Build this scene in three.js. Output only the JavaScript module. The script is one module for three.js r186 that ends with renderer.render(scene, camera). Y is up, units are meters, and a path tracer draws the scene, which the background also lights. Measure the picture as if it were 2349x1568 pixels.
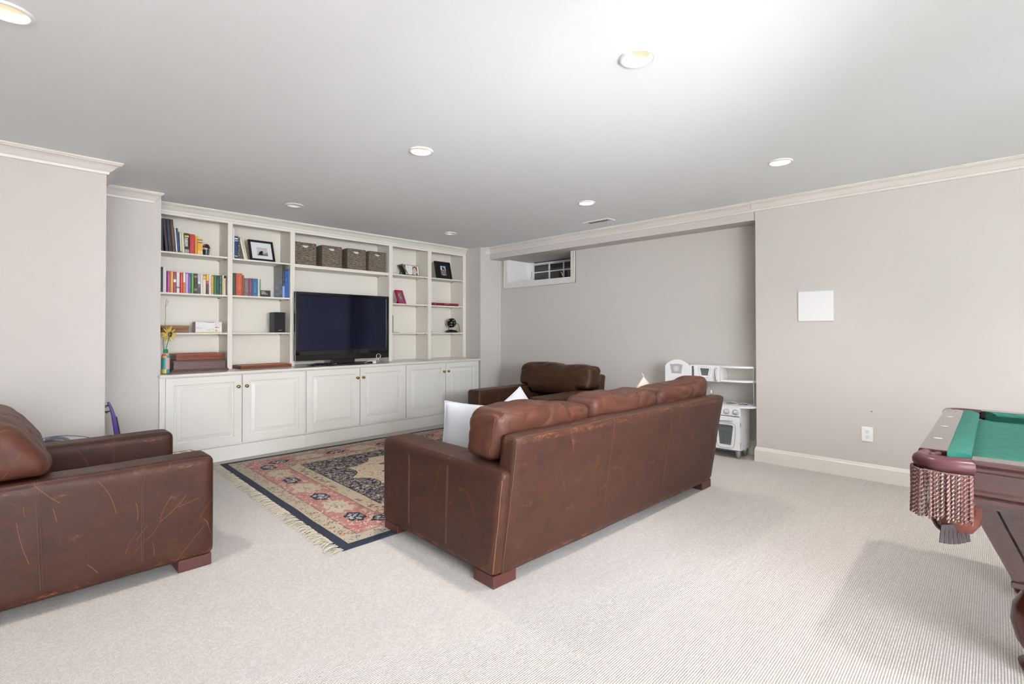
import * as THREE from 'three';
import { RoundedBoxGeometry } from 'three/addons/geometries/RoundedBoxGeometry.js';
import { mergeGeometries, mergeVertices, toCreasedNormals } from 'three/addons/utils/BufferGeometryUtils.js';
import { ImprovedNoise } from 'three/addons/math/ImprovedNoise.js';
import { RectAreaLightUniformsLib } from 'three/addons/lights/RectAreaLightUniformsLib.js';

// ------------------------------------------------------------------ camera, renderer, light levels
const W = 2349, H = 1568, FOCAL = 1144.1;
const scene = new THREE.Scene();
scene.background = new THREE.Color(0x020203);            // night outside the window
const camera = new THREE.PerspectiveCamera(2 * Math.atan(H / 2 / FOCAL) * 180 / Math.PI, W / H, 0.05, 60);
camera.position.set(0, 1.18, 0);
camera.rotation.order = 'YXZ';
camera.rotation.set(0.010875, -0.79989, -0.00132);
camera.setViewOffset(W, H, 0, 35.54, W, H);
scene.add(camera);
const renderer = new THREE.WebGLRenderer({ antialias: true });
renderer.toneMapping = THREE.LinearToneMapping;
renderer.toneMappingExposure = 1.19;
renderer.outputColorSpace = THREE.SRGBColorSpace;
renderer.shadowMap.enabled = true;
renderer.shadowMap.type = THREE.PCFSoftShadowMap;
RectAreaLightUniformsLib.init();
const FLASH_COLOR = 0xf0f5ff;
const STROBES = [   // photographer's strobes on stands behind the camera: power, place, aim, half angle, size, label
  [850, [0.7, 1.35, 1.6], [-0.65, 0.28, 1], 0.85, 3, 'photographer strobe on a stand behind the camera, bounced off the back corner of the room'],
  [38, [1.3, 1.45, 1.3], [0.34, -0.05, -1], 0.62, 13, 'photographer strobe with a diffuser behind the camera, aimed into the room'],
  [20, [0.6, 0.55, 2.4], [0.25, 0.6, -1], 0.95, 14, 'photographer strobe on a low stand behind the camera, aimed at the ceiling']];
const CAN_POWER = 5.6, CAN_COLOR = 0xfff8f0;                                     // each lit recessed lamp

// ------------------------------------------------------------------ helpers
let seed = 12345;
const rnd = () => { seed = (seed + 0x6D2B79F5) | 0; let t = Math.imul(seed ^ (seed >>> 15), 1 | seed); t = (t + Math.imul(t ^ (t >>> 7), 61 | t)) ^ t; return ((t ^ (t >>> 14)) >>> 0) / 4294967296; };
const reseed = s => { seed = s; };
const rr = (a, b) => a + (b - a) * rnd();
const noise = new ImprovedNoise();
const used = {};
function numbered(n) { const k = used[n] = (used[n] ?? -1) + 1; return k ? n + '_' + String(k).padStart(3, '0') : n; }
const V3 = (x, y, z) => new THREE.Vector3(x, y, z);
const lerp = (a, b, t) => a + (b - a) * t;

function canvas(w, h, draw) { const c = document.createElement('canvas'); c.width = w; c.height = h; draw(c.getContext('2d'), w, h); return c; }
function ctex(w, h, draw, rep = true) {
  const t = new THREE.CanvasTexture(canvas(w, h, draw)); t.colorSpace = THREE.SRGBColorSpace; t.anisotropy = 8;
  if (rep) t.wrapS = t.wrapT = THREE.RepeatWrapping; return t;
}
function dtex(w, h, fn, srgb = true) {
  const a = new Uint8Array(w * h * 4);
  for (let y = 0; y < h; y++) for (let x = 0; x < w; x++) { const c = fn(x, y), i = (y * w + x) * 4; a[i] = c[0]; a[i + 1] = c[1]; a[i + 2] = c[2]; a[i + 3] = 255; }
  const t = new THREE.DataTexture(a, w, h); t.wrapS = t.wrapT = THREE.RepeatWrapping; t.magFilter = THREE.LinearFilter; t.minFilter = THREE.LinearMipmapLinearFilter; t.generateMipmaps = true;
  if (srgb) t.colorSpace = THREE.SRGBColorSpace; t.needsUpdate = true; return t;
}
const std = (color, roughness = 0.6, o = {}) => new THREE.MeshStandardMaterial({ color, roughness, ...o });
const phys = (color, roughness = 0.6, o = {}) => new THREE.MeshPhysicalMaterial({ color, roughness, ...o });

// planar uv in metres, chosen face by face from the dominant normal
function boxUV(g, s = 1) {
  if (g.index) g = g.toNonIndexed();
  const p = g.attributes.position, n = p.count, uv = new Float32Array(n * 2), a = V3(), b = V3(), c = V3(), e = V3();
  for (let i = 0; i < n; i += 3) {
    a.fromBufferAttribute(p, i); b.fromBufferAttribute(p, i + 1); c.fromBufferAttribute(p, i + 2);
    e.copy(b).sub(a).cross(c.clone().sub(a));
    const ax = Math.abs(e.x), ay = Math.abs(e.y), az = Math.abs(e.z);
    [a, b, c].forEach((v, k) => {
      let u, w; if (ax >= ay && ax >= az) { u = v.z; w = v.y; } else if (ay >= az) { u = v.x; w = v.z; } else { u = v.x; w = v.y; }
      uv[(i + k) * 2] = u * s; uv[(i + k) * 2 + 1] = w * s;
    });
  }
  g.setAttribute('uv', new THREE.BufferAttribute(uv, 2)); return g;
}
function plain(g) { g = g.index ? g.toNonIndexed() : g; for (const k of Object.keys(g.attributes)) if (!['position', 'normal', 'uv'].includes(k)) g.deleteAttribute(k); if (!g.attributes.uv) boxUV(g); g.clearGroups(); return g; }
const merge = list => list.length === 1 ? list[0] : mergeGeometries(list.map(plain), false);
const bx = (x0, x1, y0, y1, z0, z1) => boxUV(new THREE.BoxGeometry(Math.abs(x1 - x0), Math.abs(y1 - y0), Math.abs(z1 - z0)).translate((x0 + x1) / 2, (y0 + y1) / 2, (z0 + z1) / 2));
const rbx = (x0, x1, y0, y1, z0, z1, r = 0.004, seg = 2) => boxUV(new RoundedBoxGeometry(Math.abs(x1 - x0), Math.abs(y1 - y0), Math.abs(z1 - z0), seg, Math.min(r, Math.abs(x1 - x0) / 2.01, Math.abs(y1 - y0) / 2.01, Math.abs(z1 - z0) / 2.01)).translate((x0 + x1) / 2, (y0 + y1) / 2, (z0 + z1) / 2));
const cyl = (r0, r1, h, seg = 24) => new THREE.CylinderGeometry(r0, r1, h, seg);
const lathe = (pts, seg = 32) => new THREE.LatheGeometry(pts.map(p => new THREE.Vector2(p[0], p[1])), seg);
const tube = (pts, r, seg = 40, rad = 8, closed = false) => new THREE.TubeGeometry(new THREE.CatmullRomCurve3(pts.map(p => p.isVector3 ? p : V3(...p)), closed, 'centripetal'), seg, r, rad, closed);
const polyShape = pts => { const s = new THREE.Shape(); pts.forEach((p, i) => i ? s.lineTo(p[0], p[1]) : s.moveTo(p[0], p[1])); s.closePath(); return s; };
const rrPath = (S, x, y, w, h, r) => { S.moveTo(x + r, y); S.lineTo(x + w - r, y); S.quadraticCurveTo(x + w, y, x + w, y + r); S.lineTo(x + w, y + h - r); S.quadraticCurveTo(x + w, y + h, x + w - r, y + h); S.lineTo(x + r, y + h); S.quadraticCurveTo(x, y + h, x, y + h - r); S.lineTo(x, y + r); S.quadraticCurveTo(x, y, x + r, y); return S; };
const extr = (shape, depth, bevel = 0, seg = 8) => new THREE.ExtrudeGeometry(shape, { depth, bevelEnabled: bevel > 0, bevelThickness: bevel, bevelSize: bevel, bevelOffset: -bevel, bevelSegments: 2, curveSegments: seg });

function mesh(name, geos, material, parent = scene) {
  const g = Array.isArray(geos) ? merge(geos) : geos, m = new THREE.Mesh(g, material);
  m.name = parent === scene ? numbered(name) : name; m.castShadow = m.receiveShadow = true; parent.add(m); return m;
}
function struct(name, geos, material, parent = scene) { const m = mesh(name, geos, material, parent); if (parent === scene) m.userData.kind = 'structure'; return m; }
function tag(o, label, category, group) { o.userData.label = label; o.userData.category = category; if (group) o.userData.group = group; return o; }
function thing(name, label, category, at = [0, 0, 0], turn = 0, group) { const o = new THREE.Group(); o.name = numbered(name); scene.add(o); o.position.set(...at); o.rotation.y = turn; return tag(o, label, category, group); }
function dup(root, label) { const r = root.clone(); r.name = numbered(root.name.replace(/_\d+$/, '')); r.userData = { ...root.userData, label }; scene.add(r); return r; }

// a moulding profile [out, down] swept along a path of wall points; the wall is on the left-hand or right-hand side of travel
function sweep(profile, path, y, side = 1, startK = 0, endK = 0) {
  const n = path.length, dirs = [];
  for (let i = 0; i < n - 1; i++) { const d = new THREE.Vector2(path[i + 1][0] - path[i][0], path[i + 1][1] - path[i][1]); dirs.push(d.normalize()); }
  const nor = d => new THREE.Vector2(-d.y * side, d.x * side), rows = [];
  for (let i = 0; i < n; i++) {
    let m;
    if (i === 0) m = nor(dirs[0]).addScaledVector(dirs[0], startK);
    else if (i === n - 1) m = nor(dirs[n - 2]).addScaledVector(dirs[n - 2], endK);
    else { const a = nor(dirs[i - 1]), b = nor(dirs[i]); m = a.clone().add(b).divideScalar(1 + a.dot(b)); }
    rows.push(profile.map(([o, d]) => V3(path[i][0] + m.x * o, y - d, path[i][1] + m.y * o)));
  }
  const pos = [], k = profile.length, push = (a, b, c) => pos.push(a.x, a.y, a.z, b.x, b.y, b.z, c.x, c.y, c.z);
  for (let i = 0; i < n - 1; i++) for (let j = 0; j < k; j++) { const j2 = (j + 1) % k; push(rows[i][j], rows[i + 1][j], rows[i + 1][j2]); push(rows[i][j], rows[i + 1][j2], rows[i][j2]); }
  const tris = THREE.ShapeUtils.triangulateShape(profile.map(p => new THREE.Vector2(p[0], p[1])), []);
  for (const t of tris) { push(rows[0][t[0]], rows[0][t[1]], rows[0][t[2]]); push(rows[n - 1][t[2]], rows[n - 1][t[1]], rows[n - 1][t[0]]); }
  let vol = 0; for (let i = 0; i < pos.length; i += 9) vol += pos[i] * (pos[i + 4] * pos[i + 8] - pos[i + 5] * pos[i + 7]) + pos[i + 1] * (pos[i + 5] * pos[i + 6] - pos[i + 3] * pos[i + 8]) + pos[i + 2] * (pos[i + 3] * pos[i + 7] - pos[i + 4] * pos[i + 6]);
  if (vol < 0) for (let i = 0; i < pos.length; i += 9) for (let k = 0; k < 3; k++) { const q = pos[i + 3 + k]; pos[i + 3 + k] = pos[i + 6 + k]; pos[i + 6 + k] = q; }
  const g = new THREE.BufferGeometry(); g.setAttribute('position', new THREE.Float32BufferAttribute(pos, 3));
  return boxUV(toCreasedNormals(g, 0.5));
}
// nested rectangular loops [inset, z] on a w x h panel centred on the origin, closed by the last loop
function loops(w, h, list) {
  const pos = [], q = (a, b, c, d) => pos.push(...a, ...b, ...c, ...a, ...c, ...d);
  const L = list.map(([i, z]) => [[-w / 2 + i, -h / 2 + i, z], [w / 2 - i, -h / 2 + i, z], [w / 2 - i, h / 2 - i, z], [-w / 2 + i, h / 2 - i, z]]);
  for (let i = 0; i < L.length - 1; i++) for (let j = 0; j < 4; j++) q(L[i][j], L[i][(j + 1) % 4], L[i + 1][(j + 1) % 4], L[i + 1][j]);
  const e = L[L.length - 1]; q(e[0], e[1], e[2], e[3]);
  const g = new THREE.BufferGeometry(); g.setAttribute('position', new THREE.Float32BufferAttribute(pos, 3)); g.computeVertexNormals(); return boxUV(g);
}
// a box with soft edges pushed through a deformation
function soft(w, h, d, r, nx, ny, nz, deform) {
  let g = new THREE.BoxGeometry(w, h, d, nx, ny, nz); g.deleteAttribute('uv'); g.deleteAttribute('normal'); g = mergeVertices(g, 1e-5);
  const p = g.attributes.position, v = V3(), c = V3();
  for (let i = 0; i < p.count; i++) {
    v.fromBufferAttribute(p, i);
    softPoint(v, c, w, h, d, r); deform && deform(v); p.setXYZ(i, v.x, v.y, v.z);
  }
  g.computeVertexNormals(); const u = g.toNonIndexed(); return boxUV(u);
}
function softPoint(v, c, w, h, d, r) {
  c.set(THREE.MathUtils.clamp(v.x, -w / 2 + r, w / 2 - r), THREE.MathUtils.clamp(v.y, -h / 2 + r, h / 2 - r), THREE.MathUtils.clamp(v.z, -d / 2 + r, d / 2 - r));
  const e = v.clone().sub(c); if (e.lengthSq() > 1e-12) v.copy(c).addScaledVector(e.normalize(), r); return v;
}

// ------------------------------------------------------------------ materials of the room
const plaster = dtex(256, 256, (x, y) => { const n = 128 + 40 * noise.noise(x / 9, y / 9, 3) + 26 * noise.noise(x / 3.3, y / 3.3, 8); return [n, n, n]; }, false);
plaster.repeat.set(4, 4);
const M = {};
M.wall = std(new THREE.Color().setRGB(0.60, 0.569, 0.533), 0.85, { bumpMap: plaster, bumpScale: 0.0006 });
M.ceiling = std(new THREE.Color().setRGB(0.87, 0.882, 0.895), 0.9, { bumpMap: plaster, bumpScale: 0.0004 });
M.trim = std(new THREE.Color().setRGB(0.76, 0.735, 0.675), 0.35);
M.cabinet = std(new THREE.Color().setRGB(0.75, 0.735, 0.67), 0.32);
M.shelfpaint = std(new THREE.Color().setRGB(0.76, 0.725, 0.64), 0.36);
M.white = std(0xf0f0ee, 0.35);
M.brass = std(0xb08a4a, 0.22, { metalness: 1 });
M.chrome = std(0xd5d6d8, 0.12, { metalness: 1 });
M.steel = std(0xb9bbbd, 0.32, { metalness: 1 });
M.black = std(0x0c0c0d, 0.35);
M.blackGloss = phys(0x050506, 0.06);
M.paper = std(0xe6dfcf, 0.9);
// loop pile carpet: ribs run along x, 8 mm apart, with loops every 6 mm
const jit = Array.from({ length: 64 * 96 }, (_, i) => { reseed(i * 7 + 3); return rnd(); });
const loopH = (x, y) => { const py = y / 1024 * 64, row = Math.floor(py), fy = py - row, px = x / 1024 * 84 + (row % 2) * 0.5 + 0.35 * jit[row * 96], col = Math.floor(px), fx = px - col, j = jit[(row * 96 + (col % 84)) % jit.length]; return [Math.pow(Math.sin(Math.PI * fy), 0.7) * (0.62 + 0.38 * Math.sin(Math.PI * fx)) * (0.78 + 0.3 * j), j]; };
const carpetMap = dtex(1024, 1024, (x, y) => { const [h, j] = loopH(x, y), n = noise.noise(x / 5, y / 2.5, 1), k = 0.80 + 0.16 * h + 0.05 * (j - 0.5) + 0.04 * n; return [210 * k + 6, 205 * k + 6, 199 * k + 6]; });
const carpetBump = dtex(1024, 1024, (x, y) => { const [h] = loopH(x, y), v = 30 + 190 * h + 14 * noise.noise(x / 2.3, y / 2.3, 5); return [v, v, v]; }, false);
for (const t of [carpetMap, carpetBump]) { t.repeat.set(1 / 0.512, 1 / 0.512); t.anisotropy = 16; }
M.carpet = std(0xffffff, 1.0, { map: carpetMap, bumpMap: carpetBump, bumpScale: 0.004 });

// ------------------------------------------------------------------ room shell
const CEIL = 2.36, XR = 4.83, XA = 5.065, ZN = -5.145, ZB = -5.78, ZL = -4.45, XL = 0.518;
struct('floor', bx(-2.8, 5.9, -0.12, 0, -6.0, 4.8), M.carpet);
const CANS = [[1.91, -1.10, 1], [1.91, -2.68, 1], [3.78, -1.07, 1], [1.906, -4.665, 0], [3.737, -2.68, 1], [3.751, -4.672, 0], [0.012, -2.6, 1], [0.03, 0.5, 1], [1.91, 0.5, 1], [3.77, 0.5, 1], [1.91, 2.1, 1], [3.77, 2.1, 1], [0.03, 2.1, 1]];
{
  const s = polyShape([[-2.8, -4.8], [5.9, -4.8], [5.9, 6.0], [-2.8, 6.0]]);
  for (const [x, z] of CANS) { const h = new THREE.Path(); h.absarc(x, -z, 0.064, 0, Math.PI * 2, true); s.holes.push(h); }
  struct('ceiling', boxUV(extr(s, 0.16, 0, 40).rotateX(-Math.PI / 2).translate(0, CEIL, 0)), M.ceiling);
  struct('ceiling_upper_slab', bx(-2.8, 5.9, CEIL + 0.16, CEIL + 0.22, -6, 4.8), M.ceiling);
}
struct('wall_far_left', bx(-2.8, XL, 0, CEIL, -6, ZL), M.wall);
struct('wall_niche_left', bx(XL, 0.968, 0, CEIL, -6, ZN), M.wall);
struct('wall_far', bx(0.968, 4.667, 0, CEIL, -6, ZB), M.wall);
struct('wall_niche_right', bx(4.667, XA, 0, CEIL, -6, ZN), M.wall);
struct('wall_right', bx(XR, 5.9, 0, CEIL, -1.58, 4.8), M.wall);
struct('wall_back', bx(-2.8, XR, 0, CEIL, 4.6, 4.8), M.wall);
struct('wall_left', bx(-2.8, -2.6, 0, CEIL, ZL, 4.6), M.wall);
struct('wall_soffit', bx(4.845, XA, 2.206, CEIL, ZN, -1.58), M.wall);
// alcove wall with the window opening
const WZ0 = -4.99, WZ1 = -3.87, WY0 = 1.875, WY1 = 2.206;
struct('wall_alcove', [bx(XA, 5.57, 0, WY0, -6, -1.58), bx(XA, 5.57, WY1, CEIL, -6, -1.58), bx(XA, 5.57, WY0, WY1, -6, WZ0), bx(XA, 5.57, WY0, WY1, WZ1, -1.58)], M.wall);
// crown moulding
const CROWN = [[0, 0], [0.085, 0], [0.085, 0.011], [0.078, 0.014], [0.076, 0.019], [0.066, 0.022], [0.054, 0.029], [0.044, 0.039], [0.036, 0.049], [0.026, 0.056], [0.024, 0.060], [0.016, 0.062], [0.0145, 0.067], [0.012, 0.079], [0, 0.080]];
struct('trim_1', sweep(CROWN, [[-2.6, ZL], [XL, ZL], [XL, ZN]], CEIL, 1), M.trim);
struct('trim_2', sweep(CROWN, [[XL, ZN], [0.905, ZN]], CEIL, 1, 0, 0.8), M.trim);
struct('trim_3', sweep(CROWN, [[4.735, ZN], [4.845, ZN], [4.845, -1.602]], CEIL, 1), M.trim);
struct('trim_4', sweep(CROWN, [[XR, -1.598], [XR, 4.6], [-2.6, 4.6], [-2.6, ZL]], CEIL, 1), M.trim);
// baseboards
const BASE = [[0, 0], [0.005, 0], [0.007, 0.006], [0.010, 0.012], [0.010, 0.018], [0.015, 0.024], [0.016, 0.13], [0, 0.13]];
struct('baseboard_right', sweep(BASE, [[XA, -2.4], [XA, -1.58], [XR, -1.58], [XR, 4.6]], 0.13, 1), M.trim);
struct('baseboard_alcove', sweep(BASE, [[4.68, ZN], [XA, ZN], [XA, -2.4]], 0.13, 1), M.trim);
struct('baseboard_left', sweep(BASE, [[-2.6, ZL], [XL, ZL], [XL, ZN], [0.95, ZN]], 0.13, 1), M.trim);
struct('baseboard_back', sweep(BASE, [[XR, 4.6], [-2.6, 4.6], [-2.6, ZL]], 0.13, 1), M.trim);

// ------------------------------------------------------------------ basement window
{
  const w = new THREE.Group(); w.name = 'window_1'; w.userData.kind = 'structure'; scene.add(w);
  const c = 0.075, xo = XA - 0.02;
  mesh('casing', [rbx(xo, XA, WY0 - c, WY1 - 0.003, WZ0 - c, WZ0 - 0.004, 0.004), rbx(xo, XA, WY0 - c, WY1 - 0.003, WZ1 + 0.004, WZ1 + c, 0.004), rbx(xo, XA, WY0 - c, WY0 - 0.004, WZ0 - 0.004, WZ1 + 0.004, 0.004),
    rbx(xo - 0.008, XA, WY0 - c, WY1 - 0.003, WZ0 - c, WZ0 - c + 0.016, 0.003), rbx(xo - 0.008, XA, WY0 - c, WY1 - 0.003, WZ1 + c - 0.016, WZ1 + c, 0.003), rbx(xo - 0.008, XA, WY0 - c, WY0 - c + 0.016, WZ0 - c, WZ1 + c, 0.003)], M.trim, w);
  const X = 5.53;
  mesh('reveal', [bx(XA - 0.01, X + 0.03, WY0 - 0.006, WY0 + 0.004, WZ0, WZ1), bx(XA - 0.01, X + 0.03, WY0, WY1, WZ0 - 0.006, WZ0 + 0.004), bx(XA - 0.01, X + 0.03, WY0, WY1, WZ1 - 0.004, WZ1 + 0.006)], M.white, w);
  // sash: outer frame, top rail lower than the head, then the muntin grid over dark panes
  const y0 = 1.945, y1 = 2.172, z0 = WZ0 + 0.03, z1 = WZ1 - 0.03;
  mesh('sash', [rbx(X - 0.015, X + 0.03, WY0, WY1, WZ0, z0 + 0.03, 0.004), rbx(X - 0.015, X + 0.03, WY0, WY1, z1 - 0.03, WZ1, 0.004), rbx(X - 0.015, X + 0.03, WY0, y0, WZ0, WZ1, 0.004), rbx(X - 0.02, X + 0.03, y1, y1 + 0.016, WZ0, WZ1, 0.003), rbx(X - 0.008, X + 0.03, y1 - 0.012, y1 - 0.003, WZ0, WZ1, 0.002)], M.white, w);
  const ym = 2.055;
  const mz = [-4.625, -4.36, -4.1];
  for (const z of mz) mesh('muntin', rbx(X - 0.004, X + 0.016, y0, y1, z - 0.009, z + 0.009, 0.003), M.white, w);
  mesh('muntin', rbx(X - 0.005, X + 0.015, ym - 0.008, ym + 0.008, z0, z1, 0.003), M.white, w);
  const glass = phys(0xffffff, 0.02, { transmission: 1, thickness: 0, ior: 1.5 }), zs = [z0, ...mz, z1];
  for (let i = 0; i < 4; i++) for (const [a, b] of [[y0, ym], [ym, y1]]) mesh('pane', bx(X + 0.006, X + 0.010, a, b, zs[i], zs[i + 1]), glass, w);
  mesh('crank_handle', tube([[X - 0.02, 1.94, -4.33], [X - 0.05, 1.965, -4.335], [X - 0.055, 2.0, -4.345], [X - 0.05, 2.02, -4.37]], 0.008, 20, 8), M.white, w);
  mesh('latch_cord', tube([[X - 0.02, 2.07, WZ0 + 0.05], [X - 0.022, 2.0, WZ0 + 0.05], [X - 0.03, 1.965, WZ0 + 0.045]], 0.003, 12, 6), std(0x6d6558, 0.6), w);
}

// ------------------------------------------------------------------ recessed lights, vent, wall fittings
{
  const names = ['lit recessed can light in the ceiling nearest the camera, top centre', 'lit recessed can light in the middle of the ceiling, over the patterned rug', 'lit recessed can light near the crown moulding above the blank right wall', 'unlit recessed can light in front of the left half of the bookcase', 'lit recessed can light beside the ceiling air vent', 'unlit recessed can light in front of the right end of the bookcase', 'lit recessed can light cut by the top left corner of the picture',
    'lit recessed can light behind the camera on the left', 'lit recessed can light behind the camera in the middle', 'lit recessed can light over the pool table', 'lit recessed can light far behind the camera in the middle', 'lit recessed can light far behind the camera on the right', 'lit recessed can light far behind the camera on the left'];
  const ring = lathe([[0.061, 0.004], [0.062, -0.006], [0.066, -0.009], [0.074, -0.008], [0.078, -0.004], [0.078, 0.0]], 40);
  const baffle = lathe([[0.061, 0.0], [0.060, 0.010], [0.054, 0.030], [0.0535, 0.034], [0.056, 0.036], [0.056, 0.125], [0.0, 0.126]], 40);
  const bulbG = lathe([[0.0, 0.058], [0.020, 0.060], [0.037, 0.066], [0.046, 0.076], [0.047, 0.082], [0.036, 0.105], [0.018, 0.12], [0.018, 0.124]], 32);
  const baff = std(0xf6efe6, 0.4, { side: THREE.DoubleSide }), ringM = std(0xeeeeec, 0.45);
  const on = std(0xfff1dd, 0.5, { emissive: 0xffcf9a, emissiveIntensity: 0.85 }), off = std(0x8e8c88, 0.3);
  CANS.forEach(([x, z, lit], i) => {
    const t = thing('recessed_light', names[i], 'ceiling light', [x, CEIL, z], 0, 'recessed ceiling lights');
    mesh('trim_ring', ring, ringM, t); mesh('baffle', baffle, baff, t); mesh(lit ? 'lamp_bulb' : 'unlit_bulb', bulbG, lit ? on : off, t);
    if (lit) {
      const s = new THREE.SpotLight(CAN_COLOR, CAN_POWER, 0, 1.0, 1.0, 2); s.position.set(0, 0.05, 0); s.target.position.set(0, -2, 0); s.castShadow = true; s.shadow.radius = 2; s.name = 'can_lamp';
      t.add(s); t.add(s.target);
    }
  });
  const v = thing('air_vent', 'white rectangular air register in the ceiling near the crown moulding', 'vent', [4.462, CEIL, -3.04]);
  const F = rrPath(new THREE.Shape(), -0.068, -0.165, 0.136, 0.33, 0.004); F.holes.push(rrPath(new THREE.Path(), -0.045, -0.135, 0.09, 0.27, 0.002));
  mesh('frame', boxUV(extr(F, 0.006, 0.0015).rotateX(Math.PI / 2)), ringM, v);
  mesh('painted_duct_shade', bx(-0.045, 0.045, -0.0012, -0.0002, -0.135, 0.135), std(0x55534f, 0.9), v);  // flat dark sheet: painted shade behind the louvres, the ceiling is closed here
  for (let i = 0; i < 9; i++) mesh('louvre', boxUV(new THREE.BoxGeometry(0.088, 0.0012, 0.011).rotateX(0.6).translate(0, -0.0045, -0.12 + i * 0.03)), ringM, v);
  mesh('damper_lever', rbx(0.02, 0.026, -0.02, -0.004, 0.1, 0.106, 0.001), ringM, v);
  const p = thing('wall_plate', 'blank square white access panel on the right wall', 'panel', [XR, 1.395, -1.10]);
  mesh('cover', rbx(-0.012, 0, -0.127, 0.127, -0.131, 0.131, 0.004), std(0xf4f4f4, 0.4), p);
  mesh('back_plate', rbx(-0.004, 0, -0.129, 0.129, -0.133, 0.133, 0.001), std(0xd8d6d2, 0.5), p);
  const o = thing('wall_outlet', 'white double power outlet low on the right wall', 'outlet', [XR, 0.363, -0.745]);
  mesh('plate', rbx(-0.007, 0, -0.058, 0.058, -0.038, 0.038, 0.003), std(0xf6f6f4, 0.35), o);
  const slot = std(0x3a3836, 0.7);
  for (const y of [-0.02, 0.02]) { const s = mesh('socket', rbx(-0.0095, -0.006, y - 0.0165, y + 0.0165, -0.0165, 0.0165, 0.0012), std(0xf2f2f0, 0.35), o); mesh('slot', [bx(-0.0101, -0.0092, y - 0.001, y + 0.008, -0.0078, -0.0056), bx(-0.0101, -0.0092, y - 0.001, y + 0.007, 0.0056, 0.0078), cyl(0.0028, 0.0028, 0.001, 12).rotateZ(Math.PI / 2).translate(-0.0096, y - 0.009, 0)], slot, s); }
  tag(mesh('wall_nail', [cyl(0.003, 0.003, 0.012, 8).rotateZ(Math.PI / 2).translate(XR - 0.005, 0.547, -0.715), cyl(0.0055, 0.0055, 0.002, 10).rotateZ(Math.PI / 2).translate(XR - 0.011, 0.547, -0.715)], std(0x77706a, 0.5)), 'small grey nail head in the right wall above the outlet', 'nail');
}
// ------------------------------------------------------------------ built-in: base cabinets, worktop, bookcase
const KN = lathe([[0.0, 0.0], [0.013, 0.0], [0.013, 0.003], [0.006, 0.005], [0.0052, 0.012], [0.012, 0.018], [0.0155, 0.024], [0.0145, 0.030], [0.008, 0.034], [0.0, 0.035]], 24).rotateX(Math.PI / 2);
{
  const zf = -5.115, doors = [[0.998, 1.597], [1.605, 2.194], [2.212, 2.808], [2.816, 3.404], [3.423, 4.016], [4.022, 4.566]];
  const units = [[0.957, 2.203, 'left', 'leftmost white built-in base cabinet with two panelled doors, under the bookshelves of books'], [2.203, 3.4135, 'middle', 'middle white built-in base cabinet with two panelled doors, under the television'], [3.4135, 4.606, 'right', 'rightmost white built-in base cabinet with two panelled doors, next to the far armchair']];
  units.forEach(([x0, x1, , label], i) => {
    const t = thing('base_cabinet', label, 'cabinet', [(x0 + x1) / 2, 0, zf], 0, 'built-in base cabinets'), X = x => x - (x0 + x1) / 2, g = 0.0006;
    mesh('carcass', [bx(X(x0) + g, X(x1) - g, 0.13, 0.785, -0.655, -0.02), bx(X(x0) + g, X(x1) - g, 0.13, 0.785, -0.02, 0)], M.cabinet, t);
    mesh('plinth', [bx(X(x0) + g, X(x1) - g, 0, 0.118, -0.65, 0.012), rbx(X(x0) + g, X(x1) - g, 0.112, 0.128, -0.02, 0.008, 0.004)], M.cabinet, t);
    mesh('top_rail', rbx(X(x0) + g, X(x1) - g, 0.783, 0.7895, -0.65, 0.004, 0.002), M.cabinet, t);
    for (const k of [0, 1]) {
      const [a, b] = doors[i * 2 + k], y0 = 0.148, y1 = 0.781, w = b - a, h = y1 - y0, s = 0.062;
      const d = new THREE.Group(); d.name = 'door'; d.position.set(X((a + b) / 2), (y0 + y1) / 2, 0.001); t.add(d);
      const F = polyShape([[-w / 2, -h / 2], [w / 2, -h / 2], [w / 2, h / 2], [-w / 2, h / 2]]); F.holes.push(polyShape([[-w / 2 + s, -h / 2 + s], [-w / 2 + s, h / 2 - s], [w / 2 - s, h / 2 - s], [w / 2 - s, -h / 2 + s]]));
      mesh('door_frame', boxUV(extr(F, 0.016, 0.002).translate(0, 0, 0.002)), M.cabinet, d);
      mesh('raised_panel', loops(w - 2 * s + 0.004, h - 2 * s + 0.004, [[0, 0.001], [0, 0.017], [0.006, 0.013], [0.008, 0.006], [0.02, 0.006], [0.022, 0.009], [0.05, 0.0165], [0.052, 0.0185]]), M.cabinet, d);
      mesh('knob', KN.clone().translate((k ? -1 : 1) * (w / 2 - 0.032), 0.674 - (y0 + y1) / 2, 0.018), M.brass, d);
    }
  });
  const top = mesh('worktop', [rbx(0.951, 4.609, 0.7905, 0.816, -5.77, -5.079, 0.006, 3)], std(new THREE.Color().setRGB(0.74, 0.71, 0.63), 0.2));
  tag(top, 'long white painted worktop of the built-in, under the bookcase and television', 'worktop');
}
const ZF = -5.45, ZBK = -5.73;
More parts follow.
